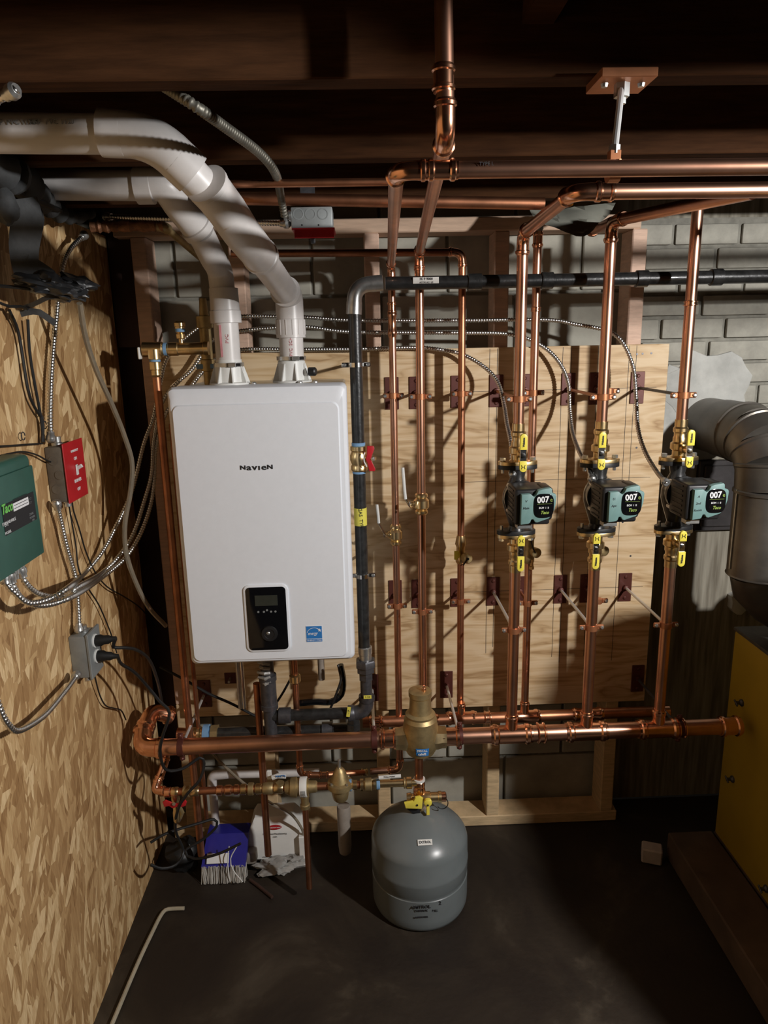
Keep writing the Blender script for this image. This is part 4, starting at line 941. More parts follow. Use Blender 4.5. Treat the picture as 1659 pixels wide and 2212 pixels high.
a = at(794, 1506, 1.825); w1 = MB().box((a.x, 1.8262, a.z), (.022, .002, .010)).build('yellow_tag', yellow_tape, t); text('1-24', .008, (a.x, 1.8250, a.z), 'y', ink, w1, 'handwriting', .0003)
mb = MB(); mb.lathe((xt, 1.85, bz0), (0, 0, -1), [(0, .014), (.045, .014), (.047, .019), (.10, .019), (.102, .025), (.118, .025), (.12, .0225), (.19, .0225), (.192, .025), (.205, .025), (.207, .018), (.30, .018), (.302, .022), (.33, .022), (.334, .016)], 20); mb.build('drip_leg', iron_grey, t)
mb = MB()
for k in range(5): mb.tube([(xt-.022+.004*math.sin(k*2), 1.845+.004*math.cos(k), .735-.014*k), (xt-.004, 1.826, .742-.016*k), (xt+.01, 1.832, .735-.013*k)], .005, 6)
t3 = tag(mb.build('thread_tape', clear_bag), 'scrap of shiny film wrapped on the black steel stack below the boiler', 'tape')
# gas cock
t = T('gas_shutoff', 'brass gas shut-off with red butterfly handle on the black vertical gas pipe', 'valve', (xg, 1.85, 1.37))
zc = at(778, 990, 1.85).z
MB().lathe((xg+.001, 1.85, zc-.034), (0, 0, 1), [(0, .019), (.004, .022), (.014, .022), (.018, .0195), (.030, .024), (.042, .024), (.052, .0195), (.056, .0225), (.066, .0225), (.068, .018)], 12).build('body', brass, t)
for q in (-.040, .033): MB().lathe((xg, 1.85, zc+q), (0, 0, 1), [(0, .0172), (.0005, .0178), (.0085, .0178), (.009, .0172)], 20).build('thread_seal', blue_tape, t)
MB().lathe((xg+.018, 1.85, zc), (1, -.4, 0), [(0, .008), (.014, .008), (.016, .005), (.028, .005)], 10).build('stem', brass, t)
hp = [(792, 963), (806, 963), (808, 968), (802, 985), (800, 991), (803, 998), (810, 1012), (809, 1017), (797, 1017), (793, 1000), (789, 992), (792, 980)]
hh = MB().prism([at(a, b, 1.825) for a, b in hp], (.25, -1, 0), .006, .0012).build('handle', red, t)
MB().lathe(at(806, 991, 1.818), (1, -.5, 0), [(0, .005), (.004, .005)], 6).build('handle_nut', steel, t)
MB().tube([at(788, 978, 1.818), at(785, 985, 1.812), at(787, 998, 1.812), at(792, 1008, 1.816)], .0018, 6).build('tag_string', white_plastic, t)
for y_, nm in ((788, 'upper'), (1243, 'lower')):
    zc = at(775, y_, 1.85).z
    t = T('conduit_strap', nm + ' shiny two-piece strap holding the black vertical gas pipe', 'pipe clamp', (xg, 1.85, zc))
    mb = MB(); mb.lathe((xg, 1.85, zc-.006), (0, 0, 1), [(0, .0168), (.0005, .0190), (.0115, .0190), (.012, .0168)], 22)
    for q in (-1, 1): mb.box((xg+q*.027, 1.85, zc), (.020, .008, .012), .002)
    mb.build('split_ring', chrome, t)
    for q in (-1, 1): MB().lathe((xg+q*.030, 1.846, zc), (0, -1, 0), [(0, .005), (.004, .005), (.006, .003)], 10).build('bolt', steel, t)
    MB().rod((xg, 1.868, zc), (xg, 2.06, zc), .0042, 8).build('rod', iron_grey, t)

# tubes hanging below the boiler
t = T('drain_tubes', 'pair of pale steel tubes dropping from the boiler base, left of the black drip leg', 'pipe', at(522, 1440, 1.93))
for x_ in (517, 526):
    a = at(x_, 1500, 1.93); MB().rod((a.x, 1.93, .80), (a.x, 1.93, .55), .0058, 12).build('pipe', chrome if x_ == 526 else steel, t)
t = T('flex_tube', 'grey vertical plastic tube between the boiler base and the gas pipe elbow', 'pipe', at(695, 1440, 1.96))
a = at(695, 1470, 1.96); MB().rod((a.x, 1.96, .80), (a.x, 1.96, .62), .010, 12).build('pipe', tan, t)
cord('drain_hose', 'glossy black hose curving from the boiler base back to the gas pipe', 'hose', [at(735, 1436, 1.93), at(741, 1470, 1.93), at(737, 1500, 1.92), at(715, 1516, 1.91), at(680, 1516, 1.90), at(640, 1520, 1.90)], .0095, black_gloss)
cord('signal_wire', 'thin black wire hanging from the boiler base beside the black hose', 'wire', [at(730, 1436, 1.9), at(737, 1465, 1.89), at(726, 1500, 1.88), at(714, 1530, 1.88)], .0035, rubber)
cord('signal_wire', 'black wire slanting across the plywood under the boiler left side', 'wire', [at(345, 1440, 1.98), at(400, 1469, 1.98), at(450, 1498, 1.98), at(500, 1520, 1.98), at(556, 1549, 1.98)], .0042, rubber)
cord('signal_wire', 'black wire slanting down between the drip leg and the brass nut', 'wire', [at(630, 1462, 1.93), at(612, 1495, 1.93), at(596, 1520, 1.93)], .0035, rubber)

# ================================================================== CONDENSATE PVC
t = T('condensate_pipe', 'thin white plastic drain pipe running level behind the brass fill line and down at left', 'pipe', at(460, 1674, 1.98))
run(t, [at(690, 1668, 1.98), at(457, 1674, 1.98), V((at(457, 1674, 1.98).x, 1.98, .03))], .0125, pvc, R=.020, style='pvc')
t = T('condensate_trap', 'upright translucent plastic trap behind the tank, left of its top', 'trap', at(752, 1800, 1.9))
a = at(742, 1740, 1.92); MB().lathe((a.x, 1.92, a.z), (0, 0, -1), [(0, .019), (.004, .021), (.14, .0205), (.165, .018), (.175, .008)], 18).build('cup', tan, t)
cord('vinyl_tube', 'thin clear tube slanting down behind the front header onto the white bag', 'hose', [at(455, 1622, 1.90), at(480, 1650, 1.89), at(528, 1693, 1.88), at(585, 1735, 1.90), at(628, 1758, 1.91), at(652, 1790, 1.93), at(656, 1812, 1.95)], .0042, clear_m)

# ================================================================== ARMOURED CABLES
gc = 'armoured cables looping from the green box across to the pumps'
def mixp(l): return [{'x': atx, 'y': at, 'z': atz}[p[0]](*p[1:]) for p in l]
armoured('armoured cable ending at the right pump, uppermost of three crossing above the plywood', mixp([
    ('x', 8, 1236, -.655), ('x', 14, 1262, -.650), ('x', 36, 1284, -.64), ('x', 63, 1303, -.63), ('x', 109, 1293, -.61), ('x', 152, 1266, -.59), ('y', 177, 1244, 1.66), ('y', 215, 1200, 1.74), ('y', 243, 1152, 1.80), ('y', 283, 1065, 1.88), ('y', 310, 960, 1.94), ('y', 330, 905, 1.98), ('y', 346, 830, 2.02), ('y', 366, 765, 2.03), ('y', 440, 700, 2.03), ('y', 500, 684, 2.04), ('y', 650, 685, 2.035),
    ('y', 770, 692, 2.035), ('y', 1000, 692, 2.035), ('y', 1180, 691, 2.035), ('y', 1245, 701, 2.03), ('y', 1310, 714, 2.01), ('y', 1345, 740, 1.99), ('y', 1368, 795, 1.97), ('y', 1374, 860, 1.95), ('y', 1378, 925, 1.90), ('y', 1393, 975, 1.85), ('y', 1418, 1018, 1.78), ('y', 1440, 1044, 1.70)]), gc)
armoured('armoured cable ending at the middle pump, second of three crossing above the plywood', mixp([
    ('x', 43, 1224, -.655), ('x', 53, 1256, -.650), ('x', 76, 1279, -.645), ('x', 109, 1289, -.635), ('x', 137, 1288, -.63), ('x', 172, 1266, -.60), ('y', 215, 1241, 1.72), ('y', 253, 1206, 1.80), ('y', 287, 1155, 1.87), ('y', 312, 1080, 1.92), ('y', 327, 1023, 1.95), ('y', 332, 950, 1.99), ('y', 350, 870, 2.02), ('y', 385, 825, 2.03), ('y', 416, 796, 2.03), ('y', 460, 735, 2.03), ('y', 510, 716, 2.04), ('y', 650, 706, 2.035),
    ('y', 760, 717, 2.035), ('y', 1000, 719, 2.035), ('y', 1100, 722, 2.035), ('y', 1160, 741, 2.03), ('y', 1203, 776, 2.02), ('y', 1227, 825, 2.01), ('y', 1231, 885, 1.99), ('y', 1237, 935, 1.93), ('y', 1252, 977, 1.85), ('y', 1268, 1004, 1.79), ('y', 1280, 1040, 1.72)]), gc)
armoured('armoured cable ending behind the left pump, lowest of three crossing at the plywood top edge', mixp([
    ('x', 19, 1236, -.650), ('x', 30, 1269, -.645), ('x', 51, 1297, -.64), ('x', 84, 1308, -.63), ('x', 122, 1302, -.615), ('x', 165, 1284, -.60), ('y', 215, 1251, 1.70), ('y', 268, 1208, 1.80), ('y', 301, 1158, 1.86), ('y', 324, 1095, 1.92), ('y', 333, 1037, 1.95), ('y', 337, 965, 1.99), ('y', 360, 890, 2.02), ('y', 400, 850, 2.04), ('y', 450, 790, 2.04), ('y', 510, 757, 2.04), ('y', 650, 755, 2.035),
    ('y', 770, 754, 2.035), ('y', 900, 751, 2.035), ('y', 960, 757, 2.03), ('y', 1000, 766, 2.02), ('y', 1045, 792, 2.0), ('y', 1075, 825, 1.97), ('y', 1088, 870, 1.92), ('y', 1095, 915, 1.86), ('y', 1104, 960, 1.80), ('y', 1108, 1030, 1.74)]), gc)
armoured('armoured cable running straight up the strand board wall from the red-faced switch box', mixp([('x', 110, 955, -.668), ('x', 108, 900, -.672), ('x', 110, 820, -.672), ('x', 115, 750, -.672), ('x', 122, 680, -.670), ('x', 126, 640, -.665), ('x', 134, 580, -.66), ('x', 150, 540, -.655), ('x', 185, 505, -.64)]))
armoured('armoured cable linking the red-faced switch box to the outlet box below', mixp([('x', 121, 1082, -.668), ('x', 132, 1130, -.672), ('x', 146, 1190, -.672), ('x', 162, 1245, -.672), ('x', 168, 1300, -.672), ('x', 171, 1368, -.668)]))
armoured('armoured cable looping left out of frame from the bottom of the outlet box', mixp([('x', 167, 1456, -.665), ('x', 150, 1480, -.655), ('x', 137, 1497, -.650), ('x', 96, 1545, -.640), ('x', 43, 1578, -.635), ('x', 20, 1568, -.635), ('x', 0, 1532, -.64), ('x', -25, 1450, -.65)]))
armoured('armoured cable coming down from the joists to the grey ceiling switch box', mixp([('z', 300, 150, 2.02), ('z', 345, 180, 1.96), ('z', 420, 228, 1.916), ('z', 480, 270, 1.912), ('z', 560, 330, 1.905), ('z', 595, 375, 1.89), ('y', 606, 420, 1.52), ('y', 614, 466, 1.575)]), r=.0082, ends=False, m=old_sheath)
armoured('dim armoured cable lying level left of the ceiling switch box', mixp([('y', 225, 468, 1.80), ('y', 300, 470, 1.76), ('y', 400, 474, 1.72), ('y', 520, 480, 1.66), ('y', 626, 483, 1.60)]), r=.006)
armoured('short piece of armoured cable at the upper left edge under the joist', mixp([('z', -30, 225, 1.915), ('z', 10, 208, 1.915), ('z', 36, 192, 1.92)]), r=.006)

# ================================================================== LEFT WALL BOXES
def PXp(x_, y_, X): return atx(x_, y_, X)
# green control box
t = T('zone_relay_box', 'dark green relay control box on the strand board wall, cut by the left edge', 'control box', (WL, 1.2, 1.20))
gz0, gz1, gy0, gy1 = 1.205, 1.408, 1.02, 1.368
mb = MB(); mb.span((WL, gy0, gz0), (-.633, gy1, gz1), .012, 3); mb.build('case', green_box, t)
mb = MB(); mb.span((-.634, gy0+.006, gz0+.006), (-.628, gy1-.006, gz1-.022), .003, 2); lid = mb.build('lid', green_box, t)
pn = [atx(2, 1088, -.6275), atx(71, 1060, -.6275), atx(82, 1124, -.6275), atx(12, 1158, -.6275)]
y0, y1 = pn[0].y, pn[1].y; z1, z0 = pn[0].z-.004, pn[3].z
dp = MB().span((-.6282, y0, z0), (-.6270, y1, z1)).build('display', ink, t, smooth=0)
lp = [atx(27, 1085, -.6268), atx(60, 1073, -.6268), atx(63, 1094, -.6268), atx(32, 1108, -.6268)]
ws = MB().span((-.6270, lp[0].y, lp[3].z+.003), (-.6264, lp[1].y, lp[1].z)).build('label', white_ink, t, smooth=0)
mb = MB()
for k in range(4): mb.span((-.6263, lp[0].y+.003, lp[3].z+.0072+k*.0055), (-.6261, lp[1].y-.004, lp[3].z+.0082+k*.0055))
mb.build('ruled_line', ink, t, smooth=0)
c = atx(15, 1098, -.6266); text('Taco', .024, c, 'x', green_ink, t, 'lettering', .0004, .0006, sx=.85, shear=.3)
for (x_, y_, s_, q) in ((20, 1127, .008, 'EXPANDABLE'), (14, 1134, .007, 'ZVC'), (18, 1150, .007, 'MODEL'), (68, 1110, .006, 'ZONE'), (70, 1117, .006, 'POWER'), (72, 1123, .006, 'ON'), (65, 1078, .006, 'T-T'), (66, 1086, .006, 'T-T')):
    text(q, s_, atx(x_, y_, -.6266), 'x', grey_ink if x_ > 60 else white_ink, t, 'lettering', .0002)
for x_ in (10, 20, 31, 43): MB().lathe(atx(x_, 1246 if x_ < 40 else 1234, -.655)+V((0, 0, .012)), (0, 0, -1), [(-.01, .010), (.006, .010), (.008, .008), (.016, .008)], 12).build('cable_connector', steel, t)
MB().span((-.68, gy0+.1, gz0-.008), (-.65, gy1-.06, gz0-.001)).build('ground_bar', brass, t)
# switch box with red plate
sy0, sy1, sz0, sz1 = 1.560, 1.635, 1.268, 1.392
t = T('safety_switch_box', 'dusty metal switch box with red emergency plate, right of the green control box', 'switch', (WL, (sy0+sy1)/2, sz0))
mb = MB(); mb.span((WL, sy0, sz0), (-.652, sy1, sz1), .005, 2); mb.build('box', brown_box, t)
pz0, pz1, py0, py1 = sz0-.003, sz1+.006, sy0-.002, sy1+.035
mb = MB(); mb.span((-.652, py0, pz0), (-.6495, py1, pz1), .0008); mb.build('cover_plate', red, t)
cy = (py0+py1)/2+.004; czm = (pz0+pz1)/2
MB().span((-.6495, cy-.006, czm-.012), (-.6470, cy+.006, czm+.012), .001).build('toggle_slot', white_plastic, t)
MB().box((-.643, cy, czm+.006), (.016, .006, .008), .001, rot=Matrix.Rotation(-.5, 3, 'Y')).build('toggle', white_plastic, t)
for q, dz, s_ in (('ON', .026, .010), ('BURNER', -.024, .0105), ('EMERGENCY', .044, .007), ('OFF', -.044, .010)): text(q, s_, (-.6491, cy, czm+dz), 'x', white_ink, t, 'lettering', .0003, .0002)
MB().lathe((-.672, (sy0+sy1)/2-.012, sz1), (0, 0, 1), [(0, .012), (.006, .012), (.008, .009), (.020, .009)], 12).build('cable_connector', steel, t); mb = MB(); mb.lathe((-.670, (sy0+sy1)/2, sz0), (0, 0, -1), [(0, .011), (.006, .011), (.008, .008), (.016, .008)], 12); mb.build('cable_connector', steel, t)
for k in range(3): MB().lathe((-.675+.01*(k % 2), sy0-.0005, sz0+.03+k*.032), (0, -1, 0), [(0, .010), (.0006, .010)], 16).build('knockout', brown_box, t)
# outlet box
oy0, oy1, oz0, oz1 = 1.556, 1.616, .846, .950
t = T('outlet_box', 'grey metal outlet box on the strand board with two black plugs', 'outlet', (WL, 1.59, oz0))
mb = MB(); mb.span((WL, oy0, oz0), (-.650, oy1, oz1), .003, 2); mb.span((-.652, oy0-.002, oz0-.004), (-.646, oy1+.012, oz1+.003), .001); mb.build('box', box_metal, t)
for z_ in (.925, .886):
    mb = MB(); mb.lathe((-.646, oy0+.034, z_), (1, 0, 0), [(0, .0165), (.003, .0165), (.004, .014)], 20); mb.build('receptacle', white_plastic, t)
MB().lathe((-.668, 1.590, oz1), (0, 0, 1), [(0, .011), (.006, .011), (.008, .008), (.016, .008)], 12).build('cable_connector', steel, t); mb = MB(); mb.lathe((-.664, 1.575, oz0+.010), (0.2, -.6, -1), [(0, .010), (.008, .010), (.01, .008), (.024, .008)], 12); mb.build('cable_connector', steel, t)
# plugs and cords
plug_y = oy0+.034
for z_, lab, pts in ((.925, 'upper black power plug and cord in the outlet box', [at(245, 1398, 1.60), at(268, 1399, 1.62), at(295, 1404, 1.66), at(322, 1425, 1.72), at(340, 1470, 1.80), at(350, 1520, 1.86)]),
                     (.886, 'lower black power plug whose cord hangs over the header', None)):
    t = T('power_cord', lab, 'cord', (-.642, plug_y, z_))
    MB().lathe((-.642, plug_y, z_), (1, 0, .08 if z_ > .9 else -.05), [(0, .0135), (.012, .014), (.018, .011), (.030, .0105), (.036, .007), (.048, .0055)], 14).build('plug', rubber, t)
    e = V((-.596, plug_y, z_ + (.003 if z_ > .9 else -.002)))
    if pts is None:
        pts = [at(262, 1434, 1.62), at(290, 1452, 1.66), at(318, 1482, 1.70), at(345, 1515, 1.705), at(366, 1540, 1.70), at(351, 1591, 1.70), at(346, 1628, 1.705), at(359, 1663, 1.72), at(395, 1660, 1.74), at(431, 1637, 1.76), at(441, 1650, 1.76), at(431, 1685, 1.745), at(406, 1713, 1.735), at(387, 1742, 1.74), at(379, 1775, 1.76), at(381, 1800, 1.79), at(396, 1840, 1.80), at(380, 1868, 1.76), at(350, 1876, 1.74), at(325, 1868, 1.73)]
    MB().tube(spline([e]+pts, .012), .0042, 8).build('cord', rubber, t)
cord('extension_wire', 'black wire crossing above the blue-topped brush', 'wire', [at(325, 1820, 1.78), at(360, 1800, 1.80), at(430, 1778, 1.84), at(462, 1770, 1.86), at(468, 1785, 1.86), at(440, 1812, 1.85), at(400, 1838, 1.83), at(420, 1855, 1.82), at(470, 1845, 1.80), at(520, 1822, 1.80)], .0040, rubber)
for i, (pp, lab) in enumerate((([(20, 670), (40, 720), (60, 840), (75, 880), (92, 910), (92, 955)], 'thin dark wire curving down from the upper left to the switch box'),
                   ([(60, 690), (64, 760), (75, 830), (88, 900), (94, 955)], 'dark wire dropping from the black bundle to the switch box'),
                   ([(-20, 965), (20, 963), (60, 960), (92, 958)], 'dark wire running level above the green box to the switch box'),
                   ([(-20, 990), (20, 980), (50, 976), (80, 983), (110, 998), (135, 994)], 'dark wire drooping across the face of the switch box'),
                   ([(146, 1072), (152, 1110), (164, 1180), (170, 1230), (190, 1270), (215, 1310), (240, 1370), (252, 1410)], 'thin wire wandering down from the red plate on the strand board'),
                   ([(155, 1072), (158, 1100), (172, 1145), (185, 1190), (205, 1235), (232, 1268), (270, 1290), (305, 1315), (335, 1352)], 'thin wire slanting right from the red plate toward the boiler'),
                   ([(205, 1462), (215, 1500), (228, 1524), (246, 1530), (262, 1535), (272, 1555)], 'thin wire from the outlet box to the header elbow'))):
    cord('low_voltage_wire', lab, 'wire', [atx(a, b, -.680 if k not in (0,) else -.675) for k, (a, b) in enumerate(pp)], .0019 if i > 1 else .0032, rubber, 'thin dark wires on the strand board wall')
mb = MB()
for (a, b) in ((90, 905), (97, 918), (110, 935), (50, 942)):
    c = atx(a, b, -.684); mb.tube([c+V((0, .008*math.cos(q), .008*math.sin(q))) for q in [2*PI*i/12 for i in range(12)]], .0012, 5)
tag(mb.build('wire_staple', iron_grey), 'small curled wire ends stapled above the switch box', 'wire')
cord('clear_hose', 'clear plastic hose hanging from the black bundle, curving down beside the strand board', 'hose',
     [at(172, 655, 1.55), at(185, 730, 1.60), at(208, 800, 1.66), at(240, 870, 1.72), at(268, 940, 1.78), at(285, 1000, 1.80), at(282, 1060, 1.80), at(270, 1130, 1.79), at(272, 1190, 1.79), at(290, 1250, 1.80), at(320, 1310, 1.83), at(358, 1352, 1.90)], .0062, clear_m)

# ================================================================== CEILING SWITCH BOX
t = T('ceiling_switch_box', 'grey metal switch box with red plate and black toggle, hung under the joists', 'switch', at(675, 450, 1.60))
a = at(627, 447, 1.59); b = at(719, 492, 1.59)
mb = MB(); mb.span((a.x, 1.59, b.z), (b.x, 1.66, a.z), .003, 2); mb.build('box', box_metal, t)
for x_ in (638, 664, 691):
    c = at(x_+6, 462, 1.589); MB().lathe((c.x, 1.5905, c.z), (0, -1, 0), [(0, .0115), (.001, .0115), (.0011, .0095), (.0004, .0095)], 20).build('knockout', box_metal, t)
mb = MB()
for x_ in (652, 688):
    c = at(x_, 486, 1.589); mb.lathe((c.x, 1.5905, c.z), (0, -1, 0), [(0, .002), (.0006, .002)], 8)
mb.build('screw_hole', ink, t)
mb = MB(); mb.span((a.x+.001, 1.585, b.z-.0035), (b.x+.004, 1.675, b.z), .0006); mb.span((a.x+.006, 1.588, b.z-.020), (b.x+.002, 1.592, b.z-.001), .0005); pr = mb.build('cover_plate', red, t)
MB().box(at(676, 516, 1.60)+V((0, 0, .002)), (.011, .010, .024), .003, seg=2).build('toggle', black_plastic, t)
MB().lathe(at(617, 468, 1.60), (1, 0, .1), [(-.004, .009), (.006, .009), (.007, .012), (.013, .012)], 12).build('cable_connector', steel, t)
mb = MB(); mb.span((a.x+.02, 1.62, a.z), (a.x+.05, 1.64, 1.93)); mb.build('bracket', iron_grey, t)

# upper left dusty wrapped line
t = T('wrapped_pipe', 'dusty coppery wrapped pipe under the joists at upper left with a bare elbow', 'pipe', at(270, 490, 1.78))
a, b, c = at(196, 490, 1.78), at(352, 487, 1.80), at(432, 556, 1.98)
p = spline([a, (a+b)/2, b], .006); mb = MB(); random.seed(9); mb.tube(p, [.0125+random.uniform(-.002, .003) for _ in p], 14); mb.build('wrap', wrap_m, t)
mb = MB(); mb.tube(arc(a, b, c, .022), .0125, 14); mb.build('elbow', brass_cast, t); MB().rod(b+(c-b).normalized()*.02, c, .0085, 14).build('pipe', brass_cast, t)

# black bundle + hanging grey cloth + dark duct sack
def lump(name, m, c, s_, seed, n=3, amp=.35, rot=None):
    t_ = bmesh.new(); bmesh.ops.create_icosphere(t_, subdivisions=n, radius=1.0)
    from mathutils import noise
    for v in t_.verts:
        k = 1+amp*noise.noise(v.co*1.7+V((seed, seed*2, 0)))+amp*.4*noise.noise(v.co*5+V((seed, 0, 0))); p_ = v.co*k; v.co = V((p_.x*s_[0], p_.y*s_[1], p_.z*s_[2]))
    if rot is not None: t_.transform(rot.to_4x4())
    t_.transform(Matrix.Translation(V(c))); mb_ = MB(); mb_.merge(t_); return mb_
t = T('black_bundle', 'crumpled black plastic bundle with straps hanging on the strand board at upper left', 'bundle', at(120, 625, 1.50))
lump('b', bag_black, at(112, 620, 1.47), (.060, .055, .022), 2.0, 4, .55, Matrix.Rotation(.25, 3, 'Y')).build('wad', bag_black, t)
lump('b', bag_black, at(170, 612, 1.50), (.036, .03, .014), 5.0, 3, .6, Matrix.Rotation(.35, 3, 'Y')).build('wad', bag_black, t)
def strap(pts, wd, m, name, parent, th=.0018):
    p = resample(spline(pts, .01), .012); mb_ = MB(); n = len(p); rows = []
    for i, q in enumerate(p):
        d = (p[min(i+1, n-1)]-p[max(i-1, 0)]).normalized(); s_ = d.cross(V((.35, -.9, .1))).normalized()*(wd[0]+(wd[1]-wd[0])*i/n)/2
        off = V((0, -th, 0)); rows.append([mb_.bm.verts.new(q-s_), mb_.bm.verts.new(q+s_), mb_.bm.verts.new(q+s_+off), mb_.bm.verts.new(q-s_+off)])
    for a_, b_ in zip(rows, rows[1:]):
        for k in range(4): mb_.bm.faces.new((a_[k], a_[(k+1) % 4], b_[(k+1) % 4], b_[k]))
    mb_.bm.faces.new(rows[0][::-1]); mb_.bm.faces.new(rows[-1]); return mb_.build(name, m, parent)
strap([at(45, 678, 1.45), at(75, 672, 1.45), at(95, 680, 1.45), at(122, 700, 1.45)], (.012, .012), bag_grey, 'strap', t)
strap([at(50, 665, 1.45), at(80, 655, 1.44), at(110, 640, 1.44), at(150, 640, 1.45), at(190, 628, 1.46)], (.008, .010), bag_black, 'strap', t)
MB().tube(spline([at(-10, 650, 1.42), at(20, 662, 1.43), at(45, 662, 1.44), at(60, 668, 1.44)], .01), .003, 6).build('cord', rubber, t)
MB().tube(spline([at(-10, 617, 1.42), at(30, 620, 1.43), at(70, 625, 1.44)], .01), .0035, 6).build('cord', rubber, t)
t = T('hanging_cloth', 'dark grey cloth strip hanging from the joist at the upper left edge', 'cloth', at(60, 450, 1.45))
strap([at(45, 430, 1.44), at(58, 480, 1.45), at(52, 540, 1.46), at(60, 590, 1.46), at(80, 622, 1.47)], (.060, .042), bag_grey, 'strip', t, .003)
strap([at(70, 430, 1.47), at(85, 475, 1.47), at(76, 520, 1.48), at(70, 570, 1.48)], (.020, .016), bag_grey, 'strip', t, .003)
strap([at(60, 560, 1.46), at(90, 575, 1.47), at(115, 590, 1.48), at(120, 600, 1.49)], (.02, .006), bag_grey, 'strip', t, .003)
t = T('foil_duct', 'crumpled dark foil duct sleeve lying along the ceiling at the upper left edge', 'duct', at(50, 400, 1.4))
p = spline([at(-60, 335, 1.35), at(0, 365, 1.40), at(50, 392, 1.48), at(100, 440, 1.62), at(150, 470, 1.72), at(200, 462, 1.80)], .008)
random.seed(3); MB().tube(p, [(.036-.028*i/len(p))*(1+.18*math.sin(i*1.3)+random.uniform(-.12, .12)) for i in range(len(p))], 14).build('sleeve', bag_grey, t)
MB().tube(spline([at(-20, 395, 1.38), at(40, 415, 1.45), at(95, 440, 1.55), at(130, 455, 1.65)], .01), .006, 8).build('cable', rubber, t)
lump('k', bag_grey, at(12, 448, 1.38), (.022, .022, .030), 7, 3, .2).build('knob', bag_grey, t)
# white jacketed rag hung over F elbow zone under ceiling
t = T('draped_cloth', 'pale grey rag draped under the second ceiling pipe near the middle riser elbow', 'cloth', at(1230, 480, 1.9))
mb = MB(); g = [[(1140, 445), (1200, 452), (1262, 445), (1330, 438)], [(1150, 465), (1205, 472), (1268, 474), (1318, 462)], [(1172, 482), (1215, 492), (1262, 500), (1288, 488)], [(1190, 488), (1225, 503), (1255, 511), (1272, 506)]]
rows = [[mb.bm.verts.new(at(a, b, 1.92-.06*i+.02*math.sin(j*2+i))) for j, (a, b) in enumerate(r_)] for i, r_ in enumerate(g)]
for i in range(3):
    for j in range(3): mb.bm.faces.new((rows[i][j], rows[i][j+1], rows[i+1][j+1], rows[i+1][j]))
bmesh.ops.solidify(mb.bm, geom=list(mb.bm.faces), thickness=.004); bmesh.ops.subdivide_edges(mb.bm, edges=list(mb.bm.edges), cuts=2, use_grid_fill=True, smooth=.8)
mb.build('cloth', mat('pale_rag', (.30, .30, .25), .8, 0, .1), t, smooth=80)

# ================================================================== FLUE, CLEANOUT, FURNACE
t = T('flue_pipe', 'wide dull sheet-metal flue pipe coming out of the wall and elbowing down at right', 'flue', (1.0, 2.1, 1.3))
RFL = .084
f0, f1 = V((1.078, 2.19, 1.330)), V((1.077, 1.955, 1.330))
fe = [f1, V((1.077, 1.895, 1.324)), V((1.077, 1.845, 1.300)), V((1.077, 1.817, 1.260)), V((1.077, 1.81, 1.20))]
MB().rod(f0, f0+(f1-f0)*.55, RFL*.97, 40).build('pipe', flue_m, t); MB().rod(f0+(f1-f0)*.50, f1, RFL, 40).build('pipe', flue_m, t)
for i in range(len(fe)-1):
    a, b = fe[i], fe[i+1]; d = (b-a).normalized()
    MB().lathe(a-d*.010, d, [(0, RFL), (.003, RFL+.004), (.009, RFL+.004), (.012, RFL), ((b-a).length+.014, RFL)], 40).build('gore', flue_m, t)
MB().lathe(fe[-1], (0, 0, -1), [(0, RFL), (.003, RFL+.004), (.010, RFL+.004), (.012, RFL), (.235, RFL), (.239, RFL+.003), (.242, RFL)], 40).build('drop', flue_m, t)
MB().rod(fe[-1]+V((-RFL-.001, 0, 0)), fe[-1]+V((-RFL-.001, 0, -.22)), .0025, 6).build('seam', steel, t)
MB().lathe(f0, (f1-f0), [(-.006, RFL+.03), (.002, RFL+.03), (.004, RFL+.004), (.006, RFL+.002)], 40).build('thimble', mortar_m, t)
e0 = fe[-1]+V((0, 0, -.238))
MB().tube([e0, e0+V((.004, 0, -.030)), e0+V((.05, -.004, -.075)), V((1.16, 1.80, .86)), V((1.30, 1.80, .86))], RFL*.9, 28).build('boot', flue_m, t)
MB().rod((1.30, 1.80, .78), (1.30, 1.80, .95), RFL*.95, 28).build('collar', flue_m, t)
t = T('cleanout_door', 'dark square metal cleanout plate on the wall below the flue, right of the right pump', 'door', (1.13, 2.19, .98))
MB().span((1.065, 2.178, .985), (1.215, 2.199, 1.215), .003).build('frame', dark_steel, t)
MB().span((1.080, 2.170, 1.0), (1.200, 2.179, 1.20), .003).build('door', dark_steel, t)
for z_ in (1.02, 1.18): MB().lathe((1.192, 2.170, z_), (0, -1, 0), [(0, .009), (.010, .009), (.012, .005)], 10).build('latch', iron_grey, t)
c = at(1594, 1298, 2.19); blob((c.x, c.z), .034, .048, .03, 14, 8, parge_m, 'mortar_lump', wb, 2.20)
FX = 1.068
SHADOW_OUTLINE = ((.73, .776), (.735, 1.035), (.770, 1.098), (.780, 1.158), (.800, 1.180), (.850, 1.186), (.918, 1.175), (.935, 1.297), (.960, 1.335), (1.000, 1.350), (1.124, 1.330), (1.340, 1.210), (1.340, .776))
t = T('old_furnace', 'old mustard yellow furnace cabinet at the right edge, standing on dark planks', 'furnace', (FX, 1.4, .09))
MB().span((FX, .70, .09), (1.75, 1.89, .765), .006, 2).build('jacket', furnace_y, t)
MB().span((FX-.003, .695, .765), (1.755, 1.893, .775), .002).build('top_panel', furnace_top, t)
MB().prism([(1.1, y_, z_) for y_, z_ in SHADOW_OUTLINE], (1, 0, 0), .12, .003).build('shadow_panel', furnace_y, t)  # unseen added piece, outline shaped to throw the shadow on plywood and floor
